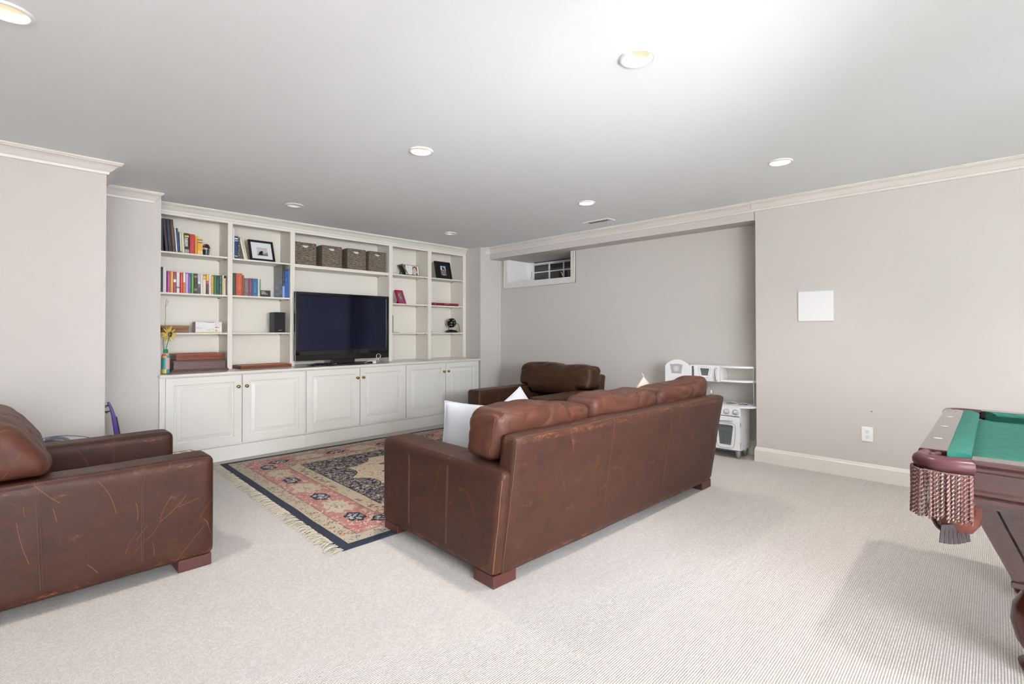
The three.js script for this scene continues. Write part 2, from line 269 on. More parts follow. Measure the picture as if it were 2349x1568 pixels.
{
  const t = thing('bookcase', 'white built-in bookcase with five bays of open shelves around the television', 'bookcase', [2.82, 0.8165, ZF]), o = [-2.82, -0.8165, -ZF];
  const P = (name, list, m = M.shelfpaint) => mesh(name, list.map(g => g.translate(...o)), m, t);
  P('back_panel', [bx(0.972, 4.664, 0.8165, CEIL, ZBK - 0.03, ZBK)]);
  const st = [[0.972, 1.02], [1.576, 1.62], [2.185, 2.235], [3.403, 3.455], [4.0, 4.057], [4.608, 4.663]];
  for (const [a, b] of st) P('upright', [bx(a, b, 0.8165, 2.335, ZBK, ZF - 0.02), rbx(a, b, 0.8165, 2.335, ZF - 0.022, ZF, 0.002)]);
  P('top_board', [bx(0.972, 4.663, 2.335, 2.353, ZBK, ZF - 0.05)]);
  P('top_rail', [rbx(0.972, 4.663, 2.26, CEIL - 0.0008, ZF - 0.05, ZF - 0.0006, 0.002)]);
  P('cornice', [sweep(CROWN.map(([a, b]) => [a, b * 0.94]), [[0.972, ZF], [4.648, ZF]], CEIL - 0.0006, 1, 0, 0)], M.cabinet);
  const bays = [[1.02, 1.576, [1.925, 1.548, 1.176]], [1.62, 2.185, [1.92, 1.55, 1.177]], [2.235, 3.403, [1.922]], [3.455, 4.0, [1.917, 1.544, 1.172]], [4.057, 4.608, [1.915, 1.542, 1.171]]];
  for (const [a, b, ys] of bays) for (const y of ys) {
    const th = ys.length === 1 ? 0.034 : 0.016;
    P('shelf', [rbx(a + 0.001, b - 0.001, y - th, y, ZBK, ZF - 0.004, 0.002)]);
    for (const z of [ZF - 0.05, ZBK + 0.03]) P('shelf_pin', [cyl(0.004, 0.004, 0.02, 10).rotateZ(Math.PI / 2).translate(b - 0.011, y - th - 0.005, z), rbx(b - 0.018, b, y - th - 0.003, y - th, z - 0.006, z + 0.006, 0.001)], std(0x9a8a64, 0.4, { metalness: 0.8 }));
  }
}
// ------------------------------------------------------------------ books
const SP = 32;
const spines = [];
const B1 = 1.925, B2 = 1.548, B3 = 1.55, B4 = 1.92;
// x, width, height, lean (metres the top is shifted), shelf height, depth, label, draw instructions
const BK = [
  [1.027, .022, .300, -.004, B1, .2, 'tall dark green book against the left side of the top shelf', { c: '#1b2422' }],
  [1.065, .022, .303, -.024, B1, .2, 'tall dark plum book leaning left on the top shelf', { c: '#2b1c22', t: '#6b5560', n: 1 }],
  [1.091, .026, .303, -.024, B1, .2, 'tall navy black book leaning left between the plum and the brown book', { c: '#141b2a', t: '#3f5470', n: 1 }],
  [1.121, .025, .302, -.025, B1, .2, 'tall brown book with gold spine lettering leaning left on the top shelf', { c: '#46291a', t: '#c9a35c', n: 1 }],
  [1.149, .010, .226, -.017, B1, .19, 'thin white book leaning against the tall brown book', { c: '#dcdad6', t: '#333', n: 1 }],
  [1.162, .018, .226, -.021, B1, .19, 'royal blue book leaning left on the top shelf', { c: '#1f3566', t: '#8fa2c9', n: 1 }],
  [1.182, .013, .196, -.010, B1, .18, 'thin pale green book beside the royal blue book', { c: '#cdd2b8', t: '#a9b18f', n: 1, b: [[0, .1, '#8a6a5a']] }],
  [1.198, .016, .188, -.010, B1, .18, 'thin cream book left of the black travel guide', { c: '#dfd5b4', t: '#a89a74', n: 1 }],
  [1.216, .037, .190, -.003, B1, .18, 'thick black travel guide with EUROPE in white on its spine', { c: '#15120f', europe: 1 }],
  [1.256, .042, .187, 0, B1, .18, 'thick bright red book on the top shelf', { c: '#a8202c', t: '#d98b86', n: 1 }],
  [1.300, .020, .176, 0, B1, .17, 'amber yellow book right of the thick red book', { c: '#cf8f17', t: '#a86f10', n: 1 }],
  [1.322, .041, .151, 0, B1, .15, 'short orange yellow book with a teal stripe on the spine', { c: '#d79a35', b: [[.74, .80, '#2f5a5e'], [.80, .86, '#dcd3a0'], [.9, .94, '#5a3a1a'], [.05, .25, '#e3bd78']] }],
  [1.033, .011, .232, 0, B2, .18, 'thin black book at the left end of the second shelf', { c: '#141311', t: '#b7aea0', n: 1 }],
  [1.047, .026, .232, 0, B2, .18, 'tall white book second from the left on the second shelf', { c: '#dedede', t: '#cfa9a4', n: 1 }],
  [1.080, .024, .199, 0, B2, .15, 'magenta book on the second shelf', { c: '#a73a7c', t: '#e6b6d2', n: 1 }],
  [1.106, .019, .201, 0, B2, .15, 'mustard yellow book between the magenta and crimson books', { c: '#c9a127', t: '#a98517', n: 1 }],
  [1.127, .023, .195, 0, B2, .15, 'crimson book with white lettering and a small picture on its spine', { c: '#8e1a3b', t: '#f0d4da', n: 2, b: [[.5, .64, '#e8e0dc']] }],
  [1.153, .024, .193, 0, B2, .15, 'white book with two black dots low on its spine', { c: '#dcd8d2', t: '#8d8a84', n: 1, b: [[.24, .29, '#55524e']] }],
  [1.183, .019, .192, 0, B2, .15, 'scarlet book with white lettering on the second shelf', { c: '#c8382f', t: '#f3e3dc', n: 1 }],
  [1.205, .017, .194, 0, B2, .15, 'white book with an orange lower half', { c: '#e4dac8', b: [[0, .52, '#cf6b2b']] }],
  [1.224, .023, .194, 0, B2, .15, 'pale lavender book on the second shelf', { c: '#b49ac6', t: '#8f74a8', n: 1, b: [[.95, .98, '#43386a']] }],
  [1.249, .019, .193, 0, B2, .15, 'deep purple book with white lettering', { c: '#5a4691', t: '#d8d0ea', n: 1 }],
  [1.272, .018, .193, 0, B2, .15, 'bright green book on the second shelf', { c: '#4d9c33', t: '#b8dba0', n: 1 }],
  [1.292, .030, .192, 0, B2, .15, 'black book with gold lettering and emblem', { c: '#171310', t: '#c9b283', n: 1, b: [[.8, .9, '#8a7a58'], [.14, .26, '#8a6a3c']] }],
  [1.324, .023, .193, 0, B2, .15, 'grey photographic book with a pale top', { c: '#6a6770', b: [[.5, 1, '#b9b6bd'], [.5, .6, '#e2e2e2'], [0, .3, '#4a4750']] }],
  [1.349, .016, .191, 0, B2, .15, 'thin white book right of the grey photographic book', { c: '#ddd8cc', t: '#a39c8c', n: 1 }],
  [1.367, .026, .189, 0, B2, .15, 'cream book with a brown square at the top of its spine', { c: '#d8d0b6', b: [[.76, 1, '#a06a33'], [.8, .92, '#d9b27a']] }],
  [1.396, .020, .192, 0, B2, .15, 'book with a yellow, red and dark purple spine', { c: '#2c1a26', b: [[.66, 1, '#d9b742'], [.52, .68, '#c23a33']], t: '#cfc3bb', n: 1 }],
  [1.418, .021, .190, 0, B2, .15, 'white book with scattered coloured letters', { c: '#dedcd4', dots: 1 }],
  [1.441, .018, .188, 0, B2, .15, 'amber book with cream edges on the second shelf', { c: '#cf9324', b: [[.96, 1, '#2b2a22']], t: '#f0dca8', n: 1 }],
  [1.462, .022, .190, 0, B2, .15, 'forest green book next to the amber book', { c: '#2f6a3c', t: '#89b48c', n: 1 }],
  [1.485, .021, .190, 0, B2, .15, 'dark green book with white lettering', { c: '#173c27', t: '#d6e3d4', n: 1 }],
  [1.508, .025, .190, 0, B2, .15, 'dark teal book with a white title', { c: '#1f4a4a', t: '#dbe6e2', n: 2 }],
  [1.535, .014, .195, 0, B2, .15, 'thin pale yellow book near the right end of the second shelf', { c: '#cfc98a', t: '#9a9556', n: 1 }],
  [1.5505, .0145, .168, 0, B2, .14, 'short cream pink book at the right of the second shelf', { c: '#d8c6b2', t: '#a08a78', n: 1 }],
  [1.566, .008, .192, 0, B2, .14, 'thin red brown book touching the upright', { c: '#5b2f28' }],
  [1.629, .013, .300, 0, B4, .2, 'tall white book at the left of the bay with the bear photograph', { c: '#e2dfda' }],
  [1.644, .031, .226, 0, B4, .2, 'navy blue ring binder with white dots on the spine', { c: '#1d3763', b: [[.86, .91, '#e8ecf2'], [.78, .81, '#e8ecf2'], [.1, .13, '#e8ecf2']] }],
  [1.677, .019, .222, 0, B4, .2, 'book with a black and white patterned spine', { c: '#34322e', speck: 1 }],
  [1.735, .018, .232, -.052, B4, .19, 'white book leaning left behind the bear photograph', { c: '#e0d9c8' }],
  [1.756, .014, .232, -.052, B4, .19, 'beige book leaning left against the bear photograph frame', { c: '#cbbf9f' }],
  [1.628, .030, .224, 0, B3, .16, 'dark green book at the left of the middle row in the second bay', { c: '#2f3c2e', t: '#50633e', n: 1 }],
  [1.660, .055, .224, 0, B3, .17, 'thick orange red fantasy novel', { c: '#c4502c', t: '#e8b48a', n: 1, speck2: '#7a3a20' }],
  [1.717, .016, .208, 0, B3, .15, 'thin brown orange book beside the thick orange novel', { c: '#7a4527', t: '#cf9452', n: 1 }],
  [1.734, .044, .181, 0, B3, .15, 'taupe paperback with a mottled spine', { c: '#6a5550', speck2: '#8a756c', t: '#c9b9ae', n: 1 }],
  [1.780, .029, .182, 0, B3, .15, 'maroon paperback with a mottled spine', { c: '#6a3340', speck2: '#8f5a62', t: '#c7a3a6', n: 1 }],
  [1.811, .053, .182, 0, B3, .15, 'thick blue paperback with a mottled spine', { c: '#2a5585', speck2: '#4a7aa6', t: '#b9d0e2', n: 1 }],
  [1.866, .026, .181, 0, B3, .15, 'pale green and white paperback at the end of the row', { c: '#c9d8c8', b: [[0, 1, '#c9d8c8']], right: '#2e5a34', t: '#2e5a34', n: 1 }],
  [2.112, .026, .349, 0, B3, .235, 'tall grey book with the planet Earth on its cover', { c: '#2a2b29', t: '#d8d8d4', n: 1, b: [[0, .35, '#7f9cc9']] }],
  [2.140, .030, .290, 0, B3, .22, 'tall bright blue book standing right of the Earth book', { c: '#1c3f92', speck2: '#6f98d6' }],
  [2.172, .0115, .300, 0, B3, .22, 'thin teal blue book against the upright by the television', { c: '#1b6a94' }],
];
const COLS = 32, CW = 32, CH = 256;
const atlas = ctex(1024, 512, (g, w, h) => {
  reseed(77);
  BK.forEach((b, i) => {
    const q = b[7], X = (i % COLS) * CW, Y = Math.floor(i / COLS) * CH;
    g.save(); g.beginPath(); g.rect(X, Y, CW, CH); g.clip();
    g.fillStyle = q.c; g.fillRect(X, Y, CW, CH);
    for (const [a, c, col] of q.b || []) { g.fillStyle = col; g.fillRect(X, Y + CH * (1 - c), CW, CH * (c - a)); }
    if (q.right) { g.fillStyle = q.right; g.fillRect(X + 22, Y, 10, CH); }
    if (q.speck) for (let k = 0; k < 160; k++) { g.fillStyle = rnd() < .5 ? '#d8d6d0' : '#16150f'; g.fillRect(X + rnd() * CW, Y + rnd() * CH, 4, 5); }
    if (q.speck2) for (let k = 0; k < 220; k++) { g.globalAlpha = .35; g.fillStyle = q.speck2; g.fillRect(X + rnd() * CW, Y + rnd() * CH, 3 + rnd() * 4, 2 + rnd() * 6); g.globalAlpha = 1; }
    if (q.dots) for (let k = 0; k < 9; k++) { g.fillStyle = ['#4b6aa0', '#33302c', '#7a5a9a', '#3d6f74'][k % 4]; g.fillRect(X + 10 + rnd() * 6, Y + 24 + k * 25, 7, 12); }
    if (q.n) for (let k = 0; k < q.n; k++) { g.fillStyle = q.t; const ph = q.n > 1 ? [[20, 90], [140, 90]][k] : [50, 150]; for (let y = ph[0]; y < ph[0] + ph[1]; y += 4 + rnd() * 5) { g.globalAlpha = .45 + .3 * rnd(); g.fillRect(X + 13 + rnd() * 2, Y + y, 4 + rnd() * 3, 2 + rnd() * 3); } g.globalAlpha = 1; }
    if (q.n) { g.fillStyle = q.t; g.globalAlpha = .8; g.fillRect(X + 13, Y + CH - 18, 6, 6); g.globalAlpha = 1; }
    if (q.europe) {
      g.fillStyle = '#d8c22c'; g.fillRect(X + 2, Y + 30, 28, 20); g.strokeStyle = '#5a5550'; g.lineWidth = 2; g.beginPath(); g.arc(X + 16, Y + 16, 7, 0, 6.3); g.stroke();
      g.fillStyle = '#ffffff'; g.save(); g.translate(X + 5, Y + 58); g.rotate(Math.PI / 2); g.font = 'bold 32px sans-serif'; g.textBaseline = 'bottom'; g.scale(0.92, 0.95); g.fillText('EUROPE', 0, 5); g.restore();
      g.fillStyle = '#7f9a72'; g.fillRect(X, Y + 204, CW, 52); for (let k = 0; k < 30; k++) { g.fillStyle = ['#d5e0cc', '#33502e', '#5f7f52'][k % 3]; g.fillRect(X + rnd() * 28, Y + 204 + rnd() * 46, 6, 5); }
    }
    g.restore();
  });
}, false);
const bookM = std(0xffffff, 0.5, { map: atlas });
BK.forEach((b, i) => {
  const [x, w, h, lean, y, d, label] = b, X = (i % COLS) * CW, Y = Math.floor(i / COLS) * CH;
  const t = thing('book', label, 'book', [x, y, -5.475], 0, y === B1 ? 'books on the top left shelf' : y === B2 ? 'books on the second left shelf' : y === B4 ? 'books beside the bear photograph' : 'books on the middle shelf of the second bay');
  const cell = (g, spine) => { const uv = g.attributes.uv, p = g.attributes.position, n = g.attributes.normal; for (let k = 0; k < uv.count; k++) { const fz = spine && n.getZ(k) > 0.5; const u = fz ? p.getX(k) / w : 0.06, v = fz ? p.getY(k) / h : 0.5; uv.setXY(k, (X + 1 + u * (CW - 2)) / 1024, 1 - (Y + 1 + (1 - v) * (CH - 2)) / 512); } return g; };
  const c = Math.min(0.0022, w * 0.2);
  mesh('cover', [cell(rbx(0, w, 0, h, -c * 1.4, 0, 0.0014, 2), true), cell(bx(0, c, 0, h, -d, -c)), cell(bx(w - c, w, 0, h, -d, -c))], bookM, t);
  mesh('page_block', bx(c, w - c, 0.003, h - 0.004, -d + 0.004, -c * 1.4), M.paper, t);
  if (lean) t.rotation.z = Math.atan2(-lean, h);
  if (label.includes('Earth')) {
    const tx = ctex(256, 384, (g, W2, H2) => {
      g.fillStyle = '#6c6e6a'; g.fillRect(0, 0, W2, H2); reseed(9); for (let k = 0; k < 900; k++) { g.fillStyle = `rgba(${k % 2 ? '255,255,255' : '0,0,0'},0.05)`; g.fillRect(rnd() * W2, rnd() * H2, 3, 3); }
      g.strokeStyle = '#94968f'; g.lineWidth = 2; for (let k = 0; k < 9; k++) { g.beginPath(); g.moveTo(40, 130 + k * 8); g.lineTo(60 + rnd() * 110, 130 + k * 8); g.stroke(); } g.strokeStyle = '#8a8c86'; g.strokeRect(36, 40, 120, 60);
      g.save(); g.beginPath(); g.arc(200, 372, 190, 0, 7); g.clip(); g.fillStyle = '#5d6d86'; g.fillRect(0, 0, W2, H2);
      for (let k = 0; k < 260; k++) { g.strokeStyle = ['rgba(225,230,238,.5)', 'rgba(150,150,140,.6)', 'rgba(60,80,120,.5)'][k % 3]; g.lineWidth = 2 + rnd() * 5; const px = rnd() * W2, py = 180 + rnd() * 210; g.beginPath(); g.moveTo(px, py); g.quadraticCurveTo(px + rr(-20, 20), py + rr(-10, 30), px + rr(-10, 60), py + rr(-30, 30)); g.stroke(); } g.restore();
      g.strokeStyle = 'rgba(170,195,235,.8)'; g.lineWidth = 4; g.beginPath(); g.arc(200, 372, 190, 0, 7); g.stroke();
    }, false);
    const pl = new THREE.PlaneGeometry(d - 0.004, h - 0.004); pl.rotateY(-Math.PI / 2); pl.translate(-0.0006, h / 2, -d / 2);
    mesh('cover_print', pl, std(0xffffff, 0.3, { map: tx }), t);
  }
});
// ------------------------------------------------------------------ things on the shelves
// a picture frame: origin at the middle of its bottom edge, leaning back by `lean`
function frame(name, label, at, turn, w, h, border, depth, lean, frameM, picDraw, matInset, easel = true, outline) {
  const t = thing(name, label, 'picture frame', at, turn), f = new THREE.Group(); 
  const S = outline || polyShape([[-w / 2, 0], [w / 2, 0], [w / 2, h], [-w / 2, h]]);
  S.holes.push(polyShape([[-w / 2 + border, border], [-w / 2 + border, h - border], [w / 2 - border, h - border], [w / 2 - border, border]]));
  const L = g => g.translate(0, 0, -depth).rotateX(-lean).translate(0, depth * Math.sin(lean) * 0 + 0.0005, 0);
  mesh('moulding', boxUV(L(extr(S, depth, 0.0015, 24))), frameM, t);
  const pic = ctex(256, Math.round(256 * h / w), picDraw, false), pg = new THREE.PlaneGeometry(w - 2 * border + 0.002, h - 2 * border + 0.002).translate(0, h / 2, depth * 0.55);
  mesh('picture', L(pg), std(0xffffff, 0.25, { map: pic }), t);
  mesh('backing', L(bx(-w / 2 + border * 0.6, w / 2 - border * 0.6, border * 0.6, h - border * 0.6, 0.001, depth * 0.5)), std(0x2a2622, 0.8), t);
  if (easel) { const y = h * 0.62 * Math.cos(lean), z = -h * 0.62 * Math.sin(lean) - depth; mesh('easel_leg', tubeBox([0, y, z], [0, 0.002, z - h * 0.24], 0.022, 0.004), std(0x1a1816, 0.7), t); }
  return t;
}
function tubeBox(a, b, w, th) { // a flat strut from a to b
  const A = V3(...a), B = V3(...b), d = B.clone().sub(A), g = new THREE.BoxGeometry(w, d.length(), th);
  g.applyQuaternion(new THREE.Quaternion().setFromUnitVectors(V3(0, 1, 0), d.normalize())); const c = A.add(B).multiplyScalar(0.5); return boxUV(g.translate(c.x, c.y, c.z));
}
const blackWood = std(0x100f0e, 0.4);
frame('picture_frame', 'black framed black and white photograph of a bear with a wide white mat', [1.911, 1.9205, -5.458], 0, 0.246, 0.236, 0.022, 0.02, 0.36, blackWood, (g, w, h) => {
  g.fillStyle = '#e3e3e8'; g.fillRect(0, 0, w, h);
  const x = w * .27, y = h * .30, pw = w * .52, ph = h * .48; g.fillStyle = '#bcb9b9'; g.fillRect(x, y, pw, ph); g.fillStyle = '#c6c3c2'; g.fillRect(x, y + ph * .2, pw, ph * .25);
  g.fillStyle = '#7b7877'; g.beginPath(); g.moveTo(x, y + ph); g.lineTo(x, y + ph * .86); g.lineTo(x + pw * .45, y + ph * .8); g.lineTo(x + pw, y + ph * .55); g.lineTo(x + pw, y + ph); g.fill();
  reseed(4); for (let k = 0; k < 300; k++) { g.fillStyle = `rgba(40,38,38,${rnd() * .4})`; g.fillRect(x + rnd() * pw, y + ph * (.84 + rnd() * .15), 3, 2); }
  g.fillStyle = '#1d1b1b'; g.beginPath(); g.moveTo(x + pw * .12, y + ph * .88); g.quadraticCurveTo(x + pw * .2, y + ph * .5, x + pw * .36, y + ph * .46); g.lineTo(x + pw * .44, y + ph * .38); g.quadraticCurveTo(x + pw * .58, y + ph * .44, x + pw * .6, y + ph * .56); g.lineTo(x + pw * .5, y + ph * .62); g.quadraticCurveTo(x + pw * .6, y + ph * .8, x + pw * .5, y + ph * .9); g.fill();
});
frame('picture_frame', 'black picture frame with a narrow photo of a church tower and people in red', [4.303, 1.9155, -5.475], 0, 0.268, 0.25, 0.012, 0.018, 0.24, blackWood, (g, w, h) => {
  g.fillStyle = '#0d0d0e'; g.fillRect(0, 0, w, h); const x = w * .33, y = h * .22, pw = w * .36, ph = h * .6;
  g.fillStyle = '#8fb9cf'; g.fillRect(x, y, pw, ph); g.fillStyle = '#d5e2e6'; g.fillRect(x, y + ph * .25, pw * .4, ph * .15);
  g.fillStyle = '#2a2f36'; g.beginPath(); g.moveTo(x + pw * .5, y + ph * .02); g.lineTo(x + pw * .62, y + ph * .18); g.lineTo(x + pw * .82, y + ph * .3); g.lineTo(x + pw * .8, y + ph * .5); g.lineTo(x + pw * .2, y + ph * .5); g.lineTo(x + pw * .25, y + ph * .22); g.fill();
  g.fillStyle = '#6b6468'; g.fillRect(x, y + ph * .48, pw, ph * .52); reseed(6); for (let k = 0; k < 260; k++) { g.fillStyle = ['#8a7f86', '#4f474c', '#a89c9f', '#7b4a50'][k % 4]; g.fillRect(x + rnd() * (pw - 5), y + ph * .42 + rnd() * ph * .56, 5, 4); }
  g.fillStyle = '#b5545c'; g.fillRect(x + pw * .3, y + ph * .42, pw * .14, ph * .13); g.fillRect(x + pw * .5, y + ph * .44, pw * .14, ph * .12); g.fillStyle = '#e3c7b8'; g.fillRect(x + pw * .34, y + ph * .36, pw * .1, ph * .07); g.fillRect(x + pw * .52, y + ph * .38, pw * .1, ph * .07); g.fillStyle = '#e8e6e2'; g.fillRect(x + pw * .35, y + ph * .92, pw * .3, ph * .05);
});
{
  const w = 0.124, h = 0.195, S = new THREE.Shape(), N = 64; // wavy outline
  for (let i = 0; i < N; i++) { const a = i / N * Math.PI * 2, c = Math.cos(a), s = Math.sin(a), m = Math.max(Math.abs(c), Math.abs(s)); const k = 1 + 0.05 * Math.cos(8 * a); const x = c / m * w / 2 * (Math.abs(c) > Math.abs(s) ? k : 1), y = h / 2 + s / m * h / 2 * (Math.abs(s) >= Math.abs(c) ? 0.965 + 0.035 * Math.cos(12 * a) : 1); i ? S.lineTo(x, y) : S.moveTo(x, y); }
  frame('picture_frame', 'bright magenta photo frame with a wavy edge and a garden snapshot', [3.618, 1.5445, -5.472], 0.12, w, h, 0.026, 0.016, 0.42, std(0xa3145f, 0.3), (g, W2, H2) => {
    g.fillStyle = '#6d6a58'; g.fillRect(0, 0, W2, H2); reseed(12); g.fillStyle = '#c98f55'; g.fillRect(W2 * .2, H2 * .16, W2 * .3, H2 * .2);
    for (let k = 0; k < 300; k++) { g.fillStyle = ['#3e4336', '#8f8d7d', '#555b4a', '#b9b3a4', '#2a2e28'][k % 5]; g.fillRect(rnd() * W2, H2 * .3 + rnd() * H2 * .7, 6 + rnd() * 12, 4 + rnd() * 10); }
    g.fillStyle = '#e6e2da'; for (let k = 0; k < 4; k++) g.fillRect(W2 * (.3 + .1 * k), H2 * (.35 + .09 * k), 14, 30); g.fillStyle = '#d9b79c'; g.fillRect(W2 * .45, H2 * .42, 16, 14);
  });
}
frame('picture_frame', 'narrow grey green photo frame seen edge on, leaning on its black easel leg', [3.735, 1.9175, -5.56], 1.42, 0.14, 0.17, 0.016, 0.016, 0.5, std(0x5f6f62, 0.45), (g, w, h) => { g.fillStyle = '#cfd3c8'; g.fillRect(0, 0, w, h); g.fillStyle = '#7d8a76'; g.fillRect(w * .2, h * .3, w * .6, h * .5); });
{ // clear acrylic stand with an announcement card
  const t = thing('picture_frame', 'clear acrylic frame with a white card and a portrait photo', 'picture frame', [3.781, 1.9175, -5.49]), L = 0.14, R = g => g.rotateX(-L).translate(0, 0.001, 0);
  mesh('acrylic_block', R(rbx(-0.106, 0.106, 0.004, 0.142, -0.024, -0.002, 0.002)), phys(0xffffff, 0.03, { transmission: 1, thickness: 0.02, ior: 1.49, attenuationColor: 0xcfe0d6, attenuationDistance: 0.6 }), t);
  mesh('foot', rbx(-0.03, 0.04, 0, 0.006, -0.05, 0.002, 0.002), M.black, t);
  const pic = ctex(256, 150, (g, w, h) => {
    g.fillStyle = '#dfe1e0'; g.fillRect(0, 0, w, h); g.fillStyle = '#5b5f5e'; g.fillRect(54, 20, 7, 8); g.fillRect(52, 34, 8, 6); g.fillRect(55, 46, 8, 6); g.fillStyle = '#b4b6b4'; for (let k = 0; k < 5; k++) g.fillRect(30, 80 + k * 10, 60, 2);
    g.fillStyle = '#b9aa98'; g.fillRect(128, 0, 110, h); g.fillStyle = '#3a2f28'; g.beginPath(); g.ellipse(184, 58, 44, 46, 0, 0, 7); g.fill(); g.fillStyle = '#d8b9a4'; g.beginPath(); g.ellipse(178, 74, 33, 44, 0, 0, 7); g.fill(); g.fillStyle = '#5c4438'; g.fillRect(160, 66, 12, 4); g.fillRect(184, 68, 12, 4); g.fillRect(168, 96, 18, 3); g.fillStyle = '#cdbfb4'; g.fillRect(140, 122, 80, 30); g.fillStyle = '#2f2b29'; g.fillRect(132, 126, 12, 24); g.fillRect(206, 120, 24, 30); g.fillStyle = '#eceae6'; g.fillRect(238, 0, 18, h);
  }, false);
  mesh('card', R(new THREE.PlaneGeometry(0.2, 0.118).translate(0, 0.074, -0.0012)), std(0xffffff, 0.35, { map: pic }), t);
  mesh('card_back', R(bx(-0.1, 0.1, 0.015, 0.133, -0.0262, -0.0248)), std(0x8d4f45, 0.6), t);
}
{ // figurine
  const tx = ctex(256, 256, (g, w, h) => { reseed(31); g.fillStyle = '#3a2a28'; g.fillRect(0, 0, w, h); for (let k = 0; k < 190; k++) { g.fillStyle = ['#7b2a2a', '#2a2626', '#b9a79a', '#8f4438', '#d8cfc6', '#33404a'][k % 6]; g.beginPath(); g.ellipse(rnd() * w, rnd() * h, 6 + rnd() * 14, 4 + rnd() * 8, rnd() * 3, 0, 7); g.fill(); } });
  const body = ctex(256, 64, (g, w, h) => { g.fillStyle = '#8e2129'; g.fillRect(0, 0, w, h); g.fillStyle = '#15444a'; g.fillRect(0, 0, w * .32, h); g.fillRect(w * .68, 0, w * .32, h); g.fillStyle = '#d9cfc9'; g.fillRect(w * .30, 0, 7, h); g.fillRect(w * .66, 0, 7, h); reseed(2); for (let k = 0; k < 30; k++) { g.fillStyle = ['#c9babb', '#2a2a2c', '#b33a40'][k % 3]; g.fillRect(rnd() * w, rnd() * h, 5, 8); } });
  const t = thing('figurine', 'small painted figurine with a dark red dome top, frilled rim and teal and red cup', 'figurine', [1.403, B1, -5.51], -1.3);
  mesh('cup', lathe([[0, 0], [0.024, 0], [0.025, 0.01], [0.031, 0.055], [0.028, 0.06], [0, 0.06]], 28), std(0xffffff, 0.35, { map: body }), t);
  const rim = []; for (let i = 0; i <= 40; i++) { const a = i / 40 * Math.PI * 2; rim.push(V3(Math.cos(a) * (0.031 + 0.004 * Math.sin(9 * a)), 0.062 + 0.004 * Math.sin(9 * a + 1), Math.sin(a) * (0.031 + 0.004 * Math.sin(9 * a)))); }
  mesh('frilled_rim', tube(rim.slice(0, 40), 0.0055, 90, 8, true), std(0xd8cac4, 0.4), t);
  mesh('dome', lathe([[0.033, 0.06], [0.034, 0.072], [0.031, 0.09], [0.022, 0.106], [0.01, 0.113], [0, 0.114]], 28), std(0xffffff, 0.3, { map: tx }), t);
  mesh('handle', tube([[0.03, 0.07, 0.004], [0.042, 0.066, 0.006], [0.046, 0.055, 0.006], [0.034, 0.046, 0.004]], 0.004, 18, 8), std(0x4a2f2c, 0.4), t);
}
{ // card game box
  const t = thing('game_box', 'small black card game box with Cards Against Humanity in white letters', 'box', [1.941, B3, -5.475]);
  mesh('box', rbx(-0.05, 0.05, 0, 0.066, -0.09, 0, 0.0015), std(0x1b1a19, 0.5), t);
  mesh('lid', rbx(-0.0508, 0.0508, 0.0, 0.0668, -0.091, -0.045, 0.0015), std(0x1d1c1b, 0.5), t);
  const pic = ctex(256, 170, (g, w, h) => { g.fillStyle = '#232120'; g.fillRect(0, 0, w, h); g.fillStyle = '#f4f3f1'; g.font = 'bold 33px sans-serif'; g.fillText('Cards', 22, 42); g.fillText('Against', 22, 74); g.fillText('Humanity', 22, 106); }, false);
  mesh('front_print', new THREE.PlaneGeometry(0.099, 0.065).translate(0, 0.033, 0.0004), std(0xffffff, 0.5, { map: pic }), t);
}
